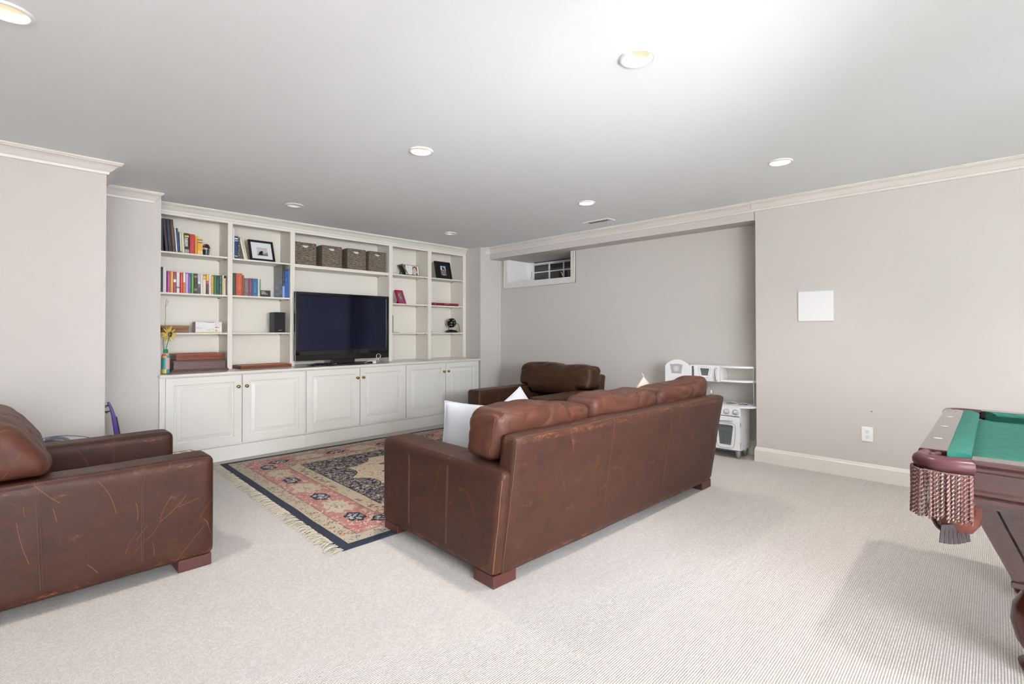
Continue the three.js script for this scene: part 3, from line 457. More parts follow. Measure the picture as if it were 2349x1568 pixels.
{ // baskets
  const strand = (x, y, tw, th) => { const row = Math.floor(y / th), fy = y / th - row, ph = ((x / tw) + (row % 2)) * Math.PI, over = Math.cos(ph); return [Math.pow(Math.sin(Math.PI * fy), .6) * (0.72 + 0.28 * over), row, over]; };
  const wmap = dtex(512, 512, (x, y) => { const [h, row] = strand(x + 26 * noise.noise(y / 14, x / 70, 2), y + 7 * noise.noise(x / 34, y / 60, 7), 64, 16), n = noise.noise(x / 6, y / 2.5, row * .37), m = noise.noise(x / 60, row * .9, 4), k = (0.26 + 0.74 * h) * (1 + .28 * n + .35 * m); return [Math.min(255, 168 * k), Math.min(255, 152 * k), Math.min(255, 130 * k)]; });
  const wbump = dtex(512, 512, (x, y) => { const [h] = strand(x + 26 * noise.noise(y / 14, x / 70, 2), y + 7 * noise.noise(x / 34, y / 60, 7), 64, 16), v = 20 + 225 * h; return [v, v, v]; }, false);
  for (const t of [wmap, wbump]) t.repeat.set(1 / 0.30, 1 / 0.30);
  const wick = std(0xffffff, 0.8, { map: wmap, bumpMap: wbump, bumpScale: 0.006 }), liner = std(0xe2e0da, 0.9);
  const lab = ['leftmost of the four square wicker baskets above the television', 'second wicker basket from the left above the television', 'third wicker basket from the left above the television', 'rightmost of the four square wicker baskets above the television'];
  const w = 0.24, h = 0.245, d = 0.225;
  const panel = (pw, hole) => { const S = polyShape([[-pw / 2, 0], [pw / 2, 0], [pw / 2, h], [-pw / 2, h]]); if (hole) { const p = new THREE.Path(); p.moveTo(-0.042, h - 0.022); p.lineTo(0.042, h - 0.022); p.quadraticCurveTo(0.034, h - 0.052, 0, h - 0.054); p.quadraticCurveTo(-0.034, h - 0.052, -0.042, h - 0.022); S.holes.push(p); } return extr(S, 0.008, 0.002); };
  const root = thing('wicker_basket', lab[0], 'basket', [0, 0, 0], 0, 'wicker baskets above the television');
  mesh('front_panel', boxUV(panel(w, true).translate(0, 0.001, -0.01)), wick, root); mesh('back_panel', boxUV(panel(w, false).translate(0, 0.001, -d)), wick, root);
  for (const s of [-1, 1]) mesh('side_panel', boxUV(panel(d - 0.02, false).rotateY(Math.PI / 2).translate(s * (w / 2 - 0.006) - 0.004, 0.001, -d / 2)), wick, root);
  mesh('base', bx(-w / 2 + 0.006, w / 2 - 0.006, 0.0005, 0.008, -d + 0.006, -0.006), wick, root);
  const rim = [[-w / 2 + .006, h, -.006], [w / 2 - .006, h, -.006], [w / 2 - .006, h, -d + .006], [-w / 2 + .006, h, -d + .006]]; const rp = []; for (let i = 0; i < 4; i++) for (let k = 0; k < 16; k++) { const a = rim[i], b = rim[(i + 1) % 4], t = k / 16; rp.push(V3(lerp(a[0], b[0], t), h - 0.004 + 0.0022 * Math.sin(k * 2.2), lerp(a[2], b[2], t))); }
  mesh('braided_rim', tube(rp, 0.007, 160, 7, true), wick, root);
  mesh('liner', [bx(-w / 2 + .02, w / 2 - .02, 0.01, h - 0.028, -0.03, -0.022), bx(-w / 2 + .02, w / 2 - .02, 0.01, h - 0.06, -d + .03, -0.03)], liner, root);
  [[2.3615, -5.474], [2.669, -5.475], [2.974, -5.474], [3.2565, -5.476]].forEach(([x, z], i) => { const o = i ? dup(root, lab[i]) : root; o.position.set(x, 1.922, z); o.rotation.y = [0, .02, -.01, .015][i]; });
}
{ // speaker
  const t = thing('speaker', 'small black bookshelf speaker with a silver badge', 'speaker', [2.0895, 1.177, -5.475], 0.05);
  mesh('cabinet', rbx(-0.058, 0.058, 0.001, 0.216, -0.13, -0.006, 0.004), std(0x2a2a2b, 0.5), t);
  const gm = dtex(64, 64, (x, y) => { const v = (x % 4 < 2) !== (y % 4 < 2) ? 30 : 12; return [v, v, v + 2]; }); gm.repeat.set(60, 60);
  mesh('grille', rbx(-0.056, 0.056, 0.003, 0.214, -0.008, 0.001, 0.004), std(0xffffff, 0.8, { map: gm }), t);
  mesh('badge', rbx(-0.018, 0.018, 0.02, 0.027, 0.0, 0.0022, 0.0006), M.steel, t);
}
const woodTex = (a, b, s) => { const t = dtex(256, 256, (x, y) => { const n = noise.noise(x / 60, y / 5, s) * .5 + noise.noise(x / 30, y / 2, s + 4) * .3 + noise.noise(x / 6, y / 1.3, s + 9) * .25, k = THREE.MathUtils.clamp(.5 + n, 0, 1); return a.map((v, i) => lerp(v, b[i], k)); }); t.repeat.set(3, 3); return t; };
const walnut = std(0xffffff, 0.4, { map: woodTex([74, 52, 46], [112, 84, 76], 3) }), cherry = std(0xffffff, 0.32, { map: woodTex([96, 40, 22], [150, 78, 44], 6) }), oak = std(0xffffff, 0.5, { map: woodTex([110, 72, 40], [176, 124, 72], 11) });
{ // carved oak box
  const t = thing('wooden_box', 'low carved light brown wooden box behind the yellow paper flower', 'box', [1.146, 1.176, -5.475]);
  mesh('lid', [rbx(-0.115, 0.115, 0.05, 0.068, -0.16, 0.002, 0.004), rbx(-0.108, 0.108, 0.043, 0.051, -0.155, -0.003, 0.002)], oak, t);
  const ct = ctex(512, 64, (g, w, h) => { g.fillStyle = '#6b4a2c'; g.fillRect(0, 0, w, h); g.strokeStyle = '#a5794a'; g.lineWidth = 5; for (let k = 0; k < 18; k++) { g.beginPath(); g.arc(k * 30, h * .4, 15, .2, 2.9); g.stroke(); g.beginPath(); g.arc(k * 30 + 15, h * .7, 12, 3.3, 6.1); g.stroke(); } }); ct.repeat.set(4.4, 23);
  mesh('carved_side', rbx(-0.108, 0.108, 0.0, 0.044, -0.155, -0.004, 0.002), std(0xffffff, 0.6, { map: ct }), t);
  mesh('lower_moulding', rbx(-0.11, 0.11, 0.012, 0.016, -0.157, -0.001, 0.002), oak, t);
}
{ // tissue box
  const t = thing('tissue_box', 'white tissue box with floral print and an open top', 'tissue box', [1.42, 1.176, -5.475], -0.02);
  const pic = ctex(512, 240, (g, w, h) => {
    g.fillStyle = '#e4e2e0'; g.fillRect(0, 0, w, h); g.fillStyle = '#c7b45a'; g.beginPath(); g.moveTo(0, h); g.lineTo(0, h - 12); g.quadraticCurveTo(w * .4, h - 26, w, h - 24); g.lineTo(w, h); g.fill();
    reseed(8); g.fillStyle = '#b98aa8'; g.font = 'bold 34px sans-serif'; g.fillText('Tissues', 14, 150); g.fillStyle = '#c9a3b8'; g.fillRect(16, 104, 50, 7); g.strokeStyle = '#d3b7c2'; g.lineWidth = 5; g.beginPath(); g.arc(40, 40, 16, 0, 7); g.stroke();
    g.strokeStyle = '#a9b0ac'; g.lineWidth = 3; g.beginPath(); g.moveTo(140, 30); g.lineTo(210, 150); g.lineTo(270, 190); g.lineTo(370, 40); g.stroke();
    for (let k = 0; k < 46; k++) { const x = k < 26 ? 380 + rnd() * 120 : 200 + rnd() * 160, y = k < 26 ? 10 + rnd() * 70 : 150 + rnd() * 50; g.fillStyle = ['#6b7c8a', '#9a6f86', '#5d6f62', '#c9b05e', '#3c3a40'][k % 5]; g.beginPath(); g.ellipse(x, y, 6, 4, rnd() * 3, 0, 7); g.fill(); }
    g.fillStyle = '#b77fa6'; g.beginPath(); g.ellipse(400, 120, 26, 20, 0, 0, 7); g.fill(); g.fillStyle = '#d9a77f'; g.beginPath(); g.ellipse(446, 124, 24, 22, 0, 0, 7); g.fill(); g.fillStyle = '#3a3033'; g.fillRect(404, 178, 12, 30); g.fillStyle = '#a78ab2'; g.fillRect(380, 172, 26, 24);
  }, false);
  const side = std(0xcdbfc0, 0.6);
  mesh('carton', [bx(-0.112, 0.112, 0.0005, 0.104, -0.115, -0.113), bx(-0.112, -0.110, 0.0005, 0.104, -0.115, -0.001), bx(0.110, 0.112, 0.0005, 0.104, -0.115, -0.001), bx(-0.112, 0.112, 0.0005, 0.003, -0.115, -0.001), bx(-0.112, -0.045, 0.102, 0.104, -0.115, -0.001), bx(0.05, 0.112, 0.102, 0.104, -0.115, -0.001), bx(-0.045, 0.05, 0.102, 0.104, -0.115, -0.085)], side, t);
  const S = new THREE.Shape(); S.moveTo(-0.112, 0.0005); S.lineTo(0.112, 0.0005); S.lineTo(0.112, 0.104); S.lineTo(0.05, 0.104); S.quadraticCurveTo(0.03, 0.093, 0.0, 0.097); S.quadraticCurveTo(-0.03, 0.101, -0.045, 0.104); S.lineTo(-0.112, 0.104);
  const fg = extr(S, 0.002, 0).translate(0, 0, -0.002), uv = fg.attributes.uv, p = fg.attributes.position; for (let i = 0; i < uv.count; i++) uv.setXY(i, (p.getX(i) + 0.112) / 0.224, p.getY(i) / 0.104);
  mesh('printed_front', fg, std(0xffffff, 0.55, { map: pic }), t);
}
{ // paper flower in a bottle
  const tx = ctex(128, 256, (g, w, h) => { reseed(15); const cs = ['#c23a4a', '#3f8f8f', '#d98a3a', '#8f4a8f', '#d6a8a0', '#5a9a5a', '#c9b24a', '#c24a86']; for (let y = 0; y < 8; y++) for (let x = 0; x < 4; x++) { g.fillStyle = y === 6 ? '#1f7f86' : cs[(y * 3 + x * 5 + (rnd() * 8 | 0)) % 8]; g.fillRect(x * 32, y * 32, 33, 33); } });
  const t = thing('flower_bottle', 'bottle covered in coloured paper squares holding a yellow paper sunflower', 'vase', [1.030, 0.8165, -5.27]);
  mesh('bottle', lathe([[0, 0], [0.03, 0], [0.032, 0.006], [0.032, 0.14], [0.028, 0.165], [0.016, 0.18], [0.015, 0.185]], 28), std(0xffffff, 0.4, { map: tx }), t);
  mesh('paper_collar', lathe([[0.016, 0.178], [0.019, 0.184], [0.018, 0.21], [0.016, 0.214], [0.0, 0.212]], 20), std(0x1e7a45, 0.7), t);
  mesh('stem', tube([[0.002, 0.2, 0], [0.01, 0.25, 0.0], [0.022, 0.30, 0.005], [0.028, 0.345, 0.008]], 0.003, 20, 6), std(0x2a7a46, 0.6), t);
  mesh('stem', tube([[-0.012, 0.2, -0.005], [-0.016, 0.27, -0.01], [-0.014, 0.33, -0.012]], 0.003, 16, 6), std(0x2a7a46, 0.6), t);
  const fl = new THREE.Group(); fl.name = 'flower'; fl.position.set(0.026, 0.347, 0.016); fl.rotation.set(0.15, 0.75, -0.15); t.add(fl);
  const petM = std(0xd8bf55, 0.8, { side: THREE.DoubleSide }); reseed(5);
  for (let k = 0; k < 26; k++) { const a = k / 26 * Math.PI * 2, L = rr(0.062, 0.082), g = extr(polyShape([[-0.004, 0.012], [-0.0065, L * .7], [-0.003, L], [0.003, L], [0.0065, L * .7], [0.004, 0.012]]), 0.0008); g.rotateX(rr(-.35, .25)).rotateZ(a); mesh('petal', boxUV(g), petM, fl); }
  const cm = ctex(128, 128, (g, w, h) => { g.fillStyle = '#3a2c24'; g.fillRect(0, 0, w, h); reseed(3); for (let k = 0; k < 60; k++) { g.fillStyle = ['#d8cfc8', '#b77f8a', '#7a5a4a'][k % 3]; g.fillRect(rnd() * w, rnd() * h, 12, 8); } });
  mesh('flower_centre', boxUV(cyl(0.024, 0.024, 0.008, 20).rotateX(Math.PI / 2).translate(0, 0, 0.004), 12), std(0xffffff, 0.8, { map: cm }), fl);
  mesh('twig', tube([[-0.006, 0.2, 0.004], [-0.010, 0.36, 0.01], [-0.004, 0.52, 0.012], [-0.006, 0.60, 0.014], [0.004, 0.66, 0.014]], 0.0016, 30, 5), std(0x7a6a58, 0.8), t);
  mesh('twig', tube([[-0.005, 0.585, 0.013], [0.008, 0.62, 0.014], [0.016, 0.645, 0.014]], 0.0014, 12, 5), std(0x7a6a58, 0.8), t);
}
{ // wooden game boxes
  const t = thing('wooden_chest', 'flat dark walnut chest with a moulded lid, under the cherry wood tray', 'box', [1.335, 0.8165, -5.402]);
  mesh('body', rbx(-0.215, 0.215, 0.012, 0.088, -0.30, -0.012, 0.002), walnut, t);
  mesh('base_moulding', sweepRing(0.44, 0.31, [[0, 0], [0.006, 0], [0.016, 0.012], [0.018, 0.02], [0, 0.02]], 0.02, -0.156), walnut, t);
  mesh('lid', [rbx(-0.226, 0.226, 0.088, 0.098, -0.313, 0.0, 0.004), rbx(-0.219, 0.219, 0.098, 0.103, -0.306, -0.006, 0.002)], walnut, t);
  const b = thing('wooden_tray', 'shallow cherry wood tray with grooved sides lying on the walnut chest', 'tray', [1.337, 0.920, -5.412]);
  const trayP = (t, w, d, layers) => {
    for (let k = 0; k < layers; k++) { const y = k * 0.03; mesh('side_rail', [rbx(-w / 2, w / 2, y, y + 0.013, -0.014, 0, 0.004), rbx(-w / 2 + .003, w / 2 - .003, y + 0.011, y + 0.018, -0.014, -0.003, 0.001), rbx(-w / 2, w / 2, y + 0.016, y + 0.03, -0.014, 0, 0.004), rbx(-w / 2, w / 2, y, y + 0.03, -d, -d + 0.014, 0.003), rbx(-w / 2, -w / 2 + 0.014, y, y + 0.0295, -d + .01, -0.003, 0.003), rbx(w / 2 - 0.014, w / 2, y, y + 0.0295, -d + .01, -0.003, 0.003)], cherry, t); }
    mesh('playing_board', bx(-w / 2 + 0.01, w / 2 - 0.01, layers * 0.03 - 0.018, layers * 0.03 - 0.006, -d + 0.01, -0.01), std(0xb98a5e, 0.4), t);
  };
  trayP(b, 0.395, 0.28, 2);
  const c = thing('wooden_tray', 'shallow cherry wood tray with grooved sides lying flat on the worktop left of the television', 'tray', [1.925, 0.8165, -5.375], 0.012);
  trayP(c, 0.50, 0.25, 1.0);
  mesh('lower_tray', [rbx(-0.252, 0.252, 0.0, 0.006, -0.252, 0.003, 0.002)], walnut, c);
}
function sweepRing(w, d, prof, y, zc) { const p = [[-w / 2, zc - d / 2], [w / 2, zc - d / 2], [w / 2, zc + d / 2], [-w / 2, zc + d / 2]]; const g = []; for (let i = 0; i < 4; i++) g.push(sweep(prof, [p[i], p[(i + 1) % 4]], y, -1, -1, 1)); return g; }
{ // media slab seen edge on, red box, teal toy, party light
  const t = thing('media_player', 'thin black media player standing on edge beside the television upright', 'player', [3.4735, 1.172, -5.475]);
  mesh('case', rbx(-0.0065, 0.0065, 0.001, 0.218, -0.16, 0, 0.003), M.black, t);
  mesh('foot', [rbx(0.004, 0.10, 0.0, 0.005, -0.03, 0.0, 0.002), rbx(-0.01, 0.02, 0.0, 0.004, -0.10, -0.01, 0.002)], std(0x77746e, 0.4), t);
  const r = thing('flat_box', 'flat dark red box lying on the right hand shelf', 'box', [4.31, 1.542, -5.478]);
  const pic = ctex(512, 64, (g, w, h) => { g.fillStyle = '#6d1a1e'; g.fillRect(0, 0, w, h); g.fillStyle = '#8c2022'; g.fillRect(w * .55, 0, w * .45, h); g.fillStyle = '#d8b0b0'; g.fillRect(w * .12, 34, 26, 12); g.fillStyle = '#201010'; g.fillRect(w * .11, 46, 34, 8); g.strokeStyle = '#e0a3a6'; g.lineWidth = 5; g.beginPath(); g.moveTo(238, 52); g.quadraticCurveTo(262, 30, 256, 12); g.quadraticCurveTo(250, 44, 272, 40); for (let k = 0; k < 8; k++) g.quadraticCurveTo(276 + k * 9, 18, 280 + k * 9, 40 - (k % 3) * 5); g.stroke(); }, false);
  mesh('box', rbx(-0.238, 0.238, 0.0005, 0.034, -0.22, -0.001, 0.002), std(0x641a1c, 0.45), r);
  mesh('lid', rbx(-0.24, 0.24, 0.012, 0.037, -0.222, 0, 0.002), std(0x741c1f, 0.45), r);
  mesh('side_print', new THREE.PlaneGeometry(0.476, 0.024).translate(0, 0.0245, 0.0006), std(0xffffff, 0.45, { map: pic }), r);
  const q = thing('toy_figure', 'tiny teal and white toy at the left of the lower right shelf', 'toy', [4.085, 1.171, -5.50]);
  mesh('body', lathe([[0, 0], [0.008, 0.001], [0.012, 0.012], [0.006, 0.026], [0, 0.027]], 16), std(0x1f6f78, 0.4), q); mesh('head', new THREE.SphereGeometry(0.0095, 16, 12).translate(0, 0.036, 0), std(0xcfe0e4, 0.4), q);
  const d = thing('party_light', 'black disco ball lamp with coloured lenses on a round base', 'lamp', [4.50, 1.171, -5.575]);
  mesh('base', [lathe([[0, 0], [0.086, 0], [0.09, 0.006], [0.086, 0.02], [0.07, 0.034], [0.03, 0.042], [0, 0.043]], 40)], std(0x0d0d0d, 0.25), d);
  mesh('neck', cyl(0.008, 0.01, 0.04, 16).translate(0, 0.055, 0), std(0xb9b4a2, 0.3), d);
  mesh('ball', new THREE.SphereGeometry(0.069, 40, 28).translate(0, 0.138, 0), phys(0x0b0b0a, 0.12), d);
  const cols = [0x2c9a63, 0xc8693a, 0xb5504a, 0x2f8f6a, 0xcf7a50, 0x3a6a9a];
  let k = 0; for (let la = -60; la <= 60; la += 30) { const n = Math.max(4, Math.round(11 * Math.cos(la * Math.PI / 180))); for (let i = 0; i < n; i++) { const a = (i + (k % 2) * .5) / n * Math.PI * 2, l = la * Math.PI / 180, dir = V3(Math.cos(l) * Math.sin(a), Math.sin(l), Math.cos(l) * Math.cos(a)); const g = lathe([[0.0095, -0.003], [0.0095, 0.0015], [0.0065, 0.0035], [0, 0.004]], 14); g.applyQuaternion(new THREE.Quaternion().setFromUnitVectors(V3(0, 1, 0), dir)).translate(dir.x * .068, .138 + dir.y * .068, dir.z * .068); mesh('lens', g, std(cols[(k++) % 6], 0.15), d); } k++; }
  mesh('cord', tube([[0.06, 0.13, 0.02], [0.092, 0.128, 0.03], [0.102, 0.10, 0.04], [0.098, 0.05, 0.06], [0.085, 0.02, 0.08], [0.03, 0.006, 0.09], [-0.05, 0.006, 0.088], [-0.098, 0.01, 0.08], [-0.104, 0.05, 0.07], [-0.085, 0.09, 0.06], [-0.06, 0.10, 0.04]], 0.0032, 80, 7), M.black, d);
  mesh('plug', [rbx(-0.135, -0.105, 0.002, 0.02, 0.085, 0.1, 0.005), cyl(0.002, 0.002, 0.02, 8).rotateZ(Math.PI / 2).translate(-0.143, 0.012, 0.092)], M.black, d);
}
// ------------------------------------------------------------------ television and the things in front of it
{
  const t = thing('television', 'large black flat screen television standing in the middle bay', 'television', [2.779, 0.8165, -5.37]), w = 1.144, y0 = 0.055, y1 = 0.80, sx = 0.531;
  const S = polyShape([[-w / 2, y0], [w / 2, y0], [w / 2, y1], [-w / 2, y1]]); S.holes.push(polyShape([[-sx, 0.165], [-sx, y1 - 0.032], [sx, y1 - 0.032], [sx, 0.165]]));
  mesh('bezel', boxUV(extr(S, 0.034, 0.003).translate(0, 0, -0.036)), M.blackGloss, t);
  mesh('screen', bx(-sx - 0.002, sx + 0.002, 0.163, y1 - 0.03, -0.012, -0.006), phys(new THREE.Color().setRGB(0.006, 0.0065, 0.013), 0.05, { ior: 1.45, specularColor: 0xb9c6ff }), t);
  mesh('speaker_bar', rbx(-w / 2 + 0.002, w / 2 - 0.002, y0 + 0.004, 0.118, -0.02, 0.0016, 0.003), std(0x07080a, 0.3), t);
  mesh('back_shell', [rbx(-w / 2 + 0.01, w / 2 - 0.01, y0 + 0.01, y1 - 0.01, -0.05, -0.03, 0.01), rbx(-0.5, 0.5, 0.12, y1 - 0.1, -0.10, -0.045, 0.02)], std(0x121212, 0.6), t);
  mesh('stand_neck', rbx(-0.14, 0.14, 0.008, 0.16, -0.07, -0.038, 0.006), std(0x0a0a0b, 0.3), t);
  mesh('stand_base', rbx(-0.3, 0.3, 0.0, 0.014, -0.16, 0.10, 0.006), phys(0x090909, 0.2), t);
  const lg = ctex(256, 64, (g, W2, H2) => { g.fillStyle = '#08080a'; g.fillRect(0, 0, W2, H2); g.fillStyle = '#d9d9db'; g.font = 'bold 44px sans-serif'; g.save(); g.transform(1, 0, -0.2, 1, 14, 0); g.fillText('Pioneer', 10, 46); g.restore(); }, false);
  mesh('brand_lettering', new THREE.PlaneGeometry(0.075, 0.017).translate(0.033, 0.142, 0.0004), std(0xffffff, 0.3, { map: lg }), t);
  // cables and small boxes on the worktop
  const c = thing('cable_bundle', 'tangle of thin black cables on the worktop in front of the television', 'cable', [2.40, 0.8165, -5.22]); reseed(19);
  for (let k = 0; k < 4; k++) { const pts = []; for (let i = 0; i < 12; i++) { const a = i / 11; pts.push(V3(-0.11 + a * 0.26 + rr(-.02, .02), 0.0045 + 0.018 * Math.sin(a * Math.PI) * rnd() + k * 0.004, 0.03 * Math.sin(a * 9 + k * 2) + rr(-.01, .01))); } mesh('cable', tube(pts, 0.0032, 80, 6), M.black, c); }
  mesh('connector', rbx(-0.085, -0.05, 0.0, 0.014, -0.014, 0.008, 0.004), M.black, c);
  const sb = thing('set_top_box', 'small black box with a silver front edge among the television cables', 'box', [2.535, 0.8165, -5.20], 0.12);
  mesh('case', rbx(-0.05, 0.06, 0.001, 0.026, -0.07, 0, 0.005), phys(0x111213, 0.2), sb); mesh('front_strip', rbx(0.005, 0.055, 0.012, 0.02, -0.002, 0.002, 0.001), M.steel, sb);
  const rc = thing('remote_control', 'slim black remote lying on the worktop under the television', 'remote', [2.82, 0.8165, -5.185], 0.05);
  mesh('case', rbx(-0.10, 0.10, 0.0, 0.012, -0.02, 0.02, 0.005), std(0x161617, 0.35), rc); mesh('keypad', rbx(-0.085, 0.07, 0.011, 0.0128, -0.014, 0.014, 0.001), std(0x2b2b2d, 0.5), rc);
  const wc = thing('webcam', 'round webcam on a bent chrome stand right of the television base', 'webcam', [3.12, 0.8165, -5.225], -0.3);
  mesh('stand', [tube([[-0.045, 0.004, 0.03], [-0.02, 0.012, 0.018], [0.0, 0.03, 0.0], [0.0, 0.055, -0.002]], 0.005, 24, 8), tube([[0.04, 0.004, 0.028], [0.018, 0.012, 0.016], [0.0, 0.03, 0.0]], 0.005, 18, 8), tube([[0.0, 0.004, -0.045], [0.0, 0.012, -0.02], [0, 0.03, 0]], 0.005, 18, 8)], M.chrome, wc);
  mesh('body', new THREE.SphereGeometry(0.022, 24, 18).translate(0, 0.082, 0), phys(0x101114, 0.1), wc);
  mesh('ring', new THREE.TorusGeometry(0.025, 0.0035, 10, 36).translate(0, 0.082, 0.003), M.steel, wc);
  mesh('lens', lathe([[0.009, 0], [0.009, 0.006], [0.005, 0.004], [0, 0.004]], 20).rotateX(Math.PI / 2).translate(0, 0.082, 0.02), phys(0x22252b, 0.05), wc);
  const ad = thing('wall_adapter', 'small white plug adapter beside the webcam', 'adapter', [3.045, 0.8165, -5.19], 0.3);
  mesh('body', rbx(-0.016, 0.016, 0, 0.032, -0.014, 0.014, 0.005), M.white, ad); mesh('cord', tube([[0, 0.02, -0.012], [-0.02, 0.03, -0.04], [-0.08, 0.008, -0.07], [-0.14, 0.004, -0.09]], 0.0025, 30, 6), M.white, ad);
}
// ------------------------------------------------------------------ leather
function leatherTex(s, base, o = {}) {
  const N = 1024; // covers 1.1 m
  return ctex(N, N, g => {
    reseed(s); g.fillStyle = `rgb(${base})`; g.fillRect(0, 0, N, N);
    const wrap = (fn, x, y, r) => { for (const dx of [-N, 0, N]) for (const dy of [-N, 0, N]) if (x + dx > -r && x + dx < N + r && y + dy > -r && y + dy < N + r) fn(x + dx, y + dy); };
    // blotchy dye: many small overlapping irregular patches of darker, greyer and redder brown
    for (let k = 0; k < 420; k++) { const r = rr(14, 90), x = rnd() * N, y = rnd() * N, c = (o.blots || ['24,13,11', '48,27,20', '82,44,27', '54,36,33'])[k % 4], al = rr(.05, .16), a0 = rnd() * 3; wrap((X, Y) => { g.fillStyle = `rgba(${c},${al})`; g.beginPath(); for (let i = 0; i < 14; i++) { const a = i / 14 * 6.283, q = r * (.7 + .3 * Math.sin(3 * a + a0) + .2 * Math.sin(5 * a + 2 * a0)); i ? g.lineTo(X + q * Math.cos(a), Y + q * Math.sin(a) * .7) : g.moveTo(X + q, Y); } g.closePath(); g.fill(); }, x, y, r * 1.4); }
    // rubbed hairline cracks
    for (let k = 0; k < (o.hair ?? 500); k++) { const x = rnd() * N, y = rnd() * N, a = rnd() * 6.3, L = rr(6, 46); g.strokeStyle = `rgba(${k % 3 ? '138,84,58' : '30,18,13'},${rr(.06, .3)})`; g.lineWidth = rr(.6, 1.5); g.beginPath(); g.moveTo(x, y); g.quadraticCurveTo(x + L * Math.cos(a + .5) * .5, y + L * Math.sin(a + .5) * .5, x + L * Math.cos(a), y + L * Math.sin(a)); g.stroke(); }
    // scratches that show the tan core of the hide
    for (let k = 0; k < (o.scratch ?? 30); k++) { const x = rnd() * N, y = rnd() * N, a = (k % 3 ? Math.PI / 2 : 0.6) + rr(-.7, .7), L = rr(20, 60) + rr(0, 1) ** 2 * 170, b = rr(-.3, .3); for (let j = 0; j < 2; j++) { g.strokeStyle = `rgba(${j ? '172,108,70' : '120,72,48'},${rr(.25, .65)})`; g.lineWidth = j ? rr(.6, 1.3) : rr(1.2, 2.2); g.beginPath(); g.moveTo(x, y); g.quadraticCurveTo(x + L * Math.cos(a + b) * .5, y + L * Math.sin(a + b) * .5, x + L * Math.cos(a), y + L * Math.sin(a)); g.stroke(); } }
    // rubbed edges: short tan strokes along the heights (metres) where the hide folds
    for (const ye of o.edges || []) for (let c = 0; c < 22; c++) { const X0 = rnd() * N, n = 6 + rnd() * 26, sp = rr(10, 50); for (let j = 0; j < n; j++) { g.strokeStyle = `rgba(${j % 2 ? '158,94,52' : '128,70,40'},${rr(.10, .42)})`; g.lineWidth = rr(.8, 2.6); const X = X0 + rr(-sp, sp), Y = (1 - ye / 1.1) * N + rr(-1, 1) * rr(0, 14); g.beginPath(); g.moveTo(X, Y); g.lineTo(X + rr(3, 16), Y + rr(-5, 5)); g.stroke(); } }
    // scuffed tan patches made of short strokes
    for (let k = 0; k < (o.scuff ?? 14); k++) { const x = rnd() * N, y = rnd() * N; for (let j = 0; j < 26; j++) { g.strokeStyle = `rgba(150,90,54,${rr(.06, .28)})`; g.lineWidth = rr(1, 3); const X = x + rr(-26, 26), Y = y + rr(-9, 9); g.beginPath(); g.moveTo(X, Y); g.lineTo(X + rr(4, 20), Y + rr(-6, 6)); g.stroke(); } }
  });
}
const grain = dtex(256, 256, (x, y) => { const n = 128 + 55 * noise.noise(x / 3.2, y / 3.2, 2) + 40 * noise.noise(x / 8, y / 8, 6); return [n, n, n]; }, false); grain.repeat.set(8, 8);
const leather = (map, rough) => { map.repeat.set(1 / 1.1, 1 / 1.1); return phys(0xffffff, rough, { map, bumpMap: grain, bumpScale: 0.0012, ior: 1.45, specularIntensity: 0.55 }); };
const L_SIDE = leather(leatherTex(101, '56,30,21', { scratch: 64, hair: 700, scuff: 16, edges: [0.075, 0.52] }), 0.44);
const L_BACK = leather(leatherTex(202, '60,36,27', { scratch: 14, hair: 500, scuff: 8, edges: [0.695, 0.68, 0.08] }), 0.5);
const L_CUSH = leather(leatherTex(303, '74,43,32', { scratch: 26, hair: 2600, scuff: 6, blots: ['40,20,15', '66,33,24', '110,58,38', '70,44,38'] }), 0.44);
const L_DARK = leather(leatherTex(404, '58,37,22', { scratch: 14, hair: 900, scuff: 4, blots: ['26,15,9', '44,27,14', '70,43,22', '46,30,19'] }), 0.4);
const L_SEAM = std(0x43291d, 0.5), L_WORN = std(0x6a4028, 0.65), FOOT = std(0x47221b, 0.45);

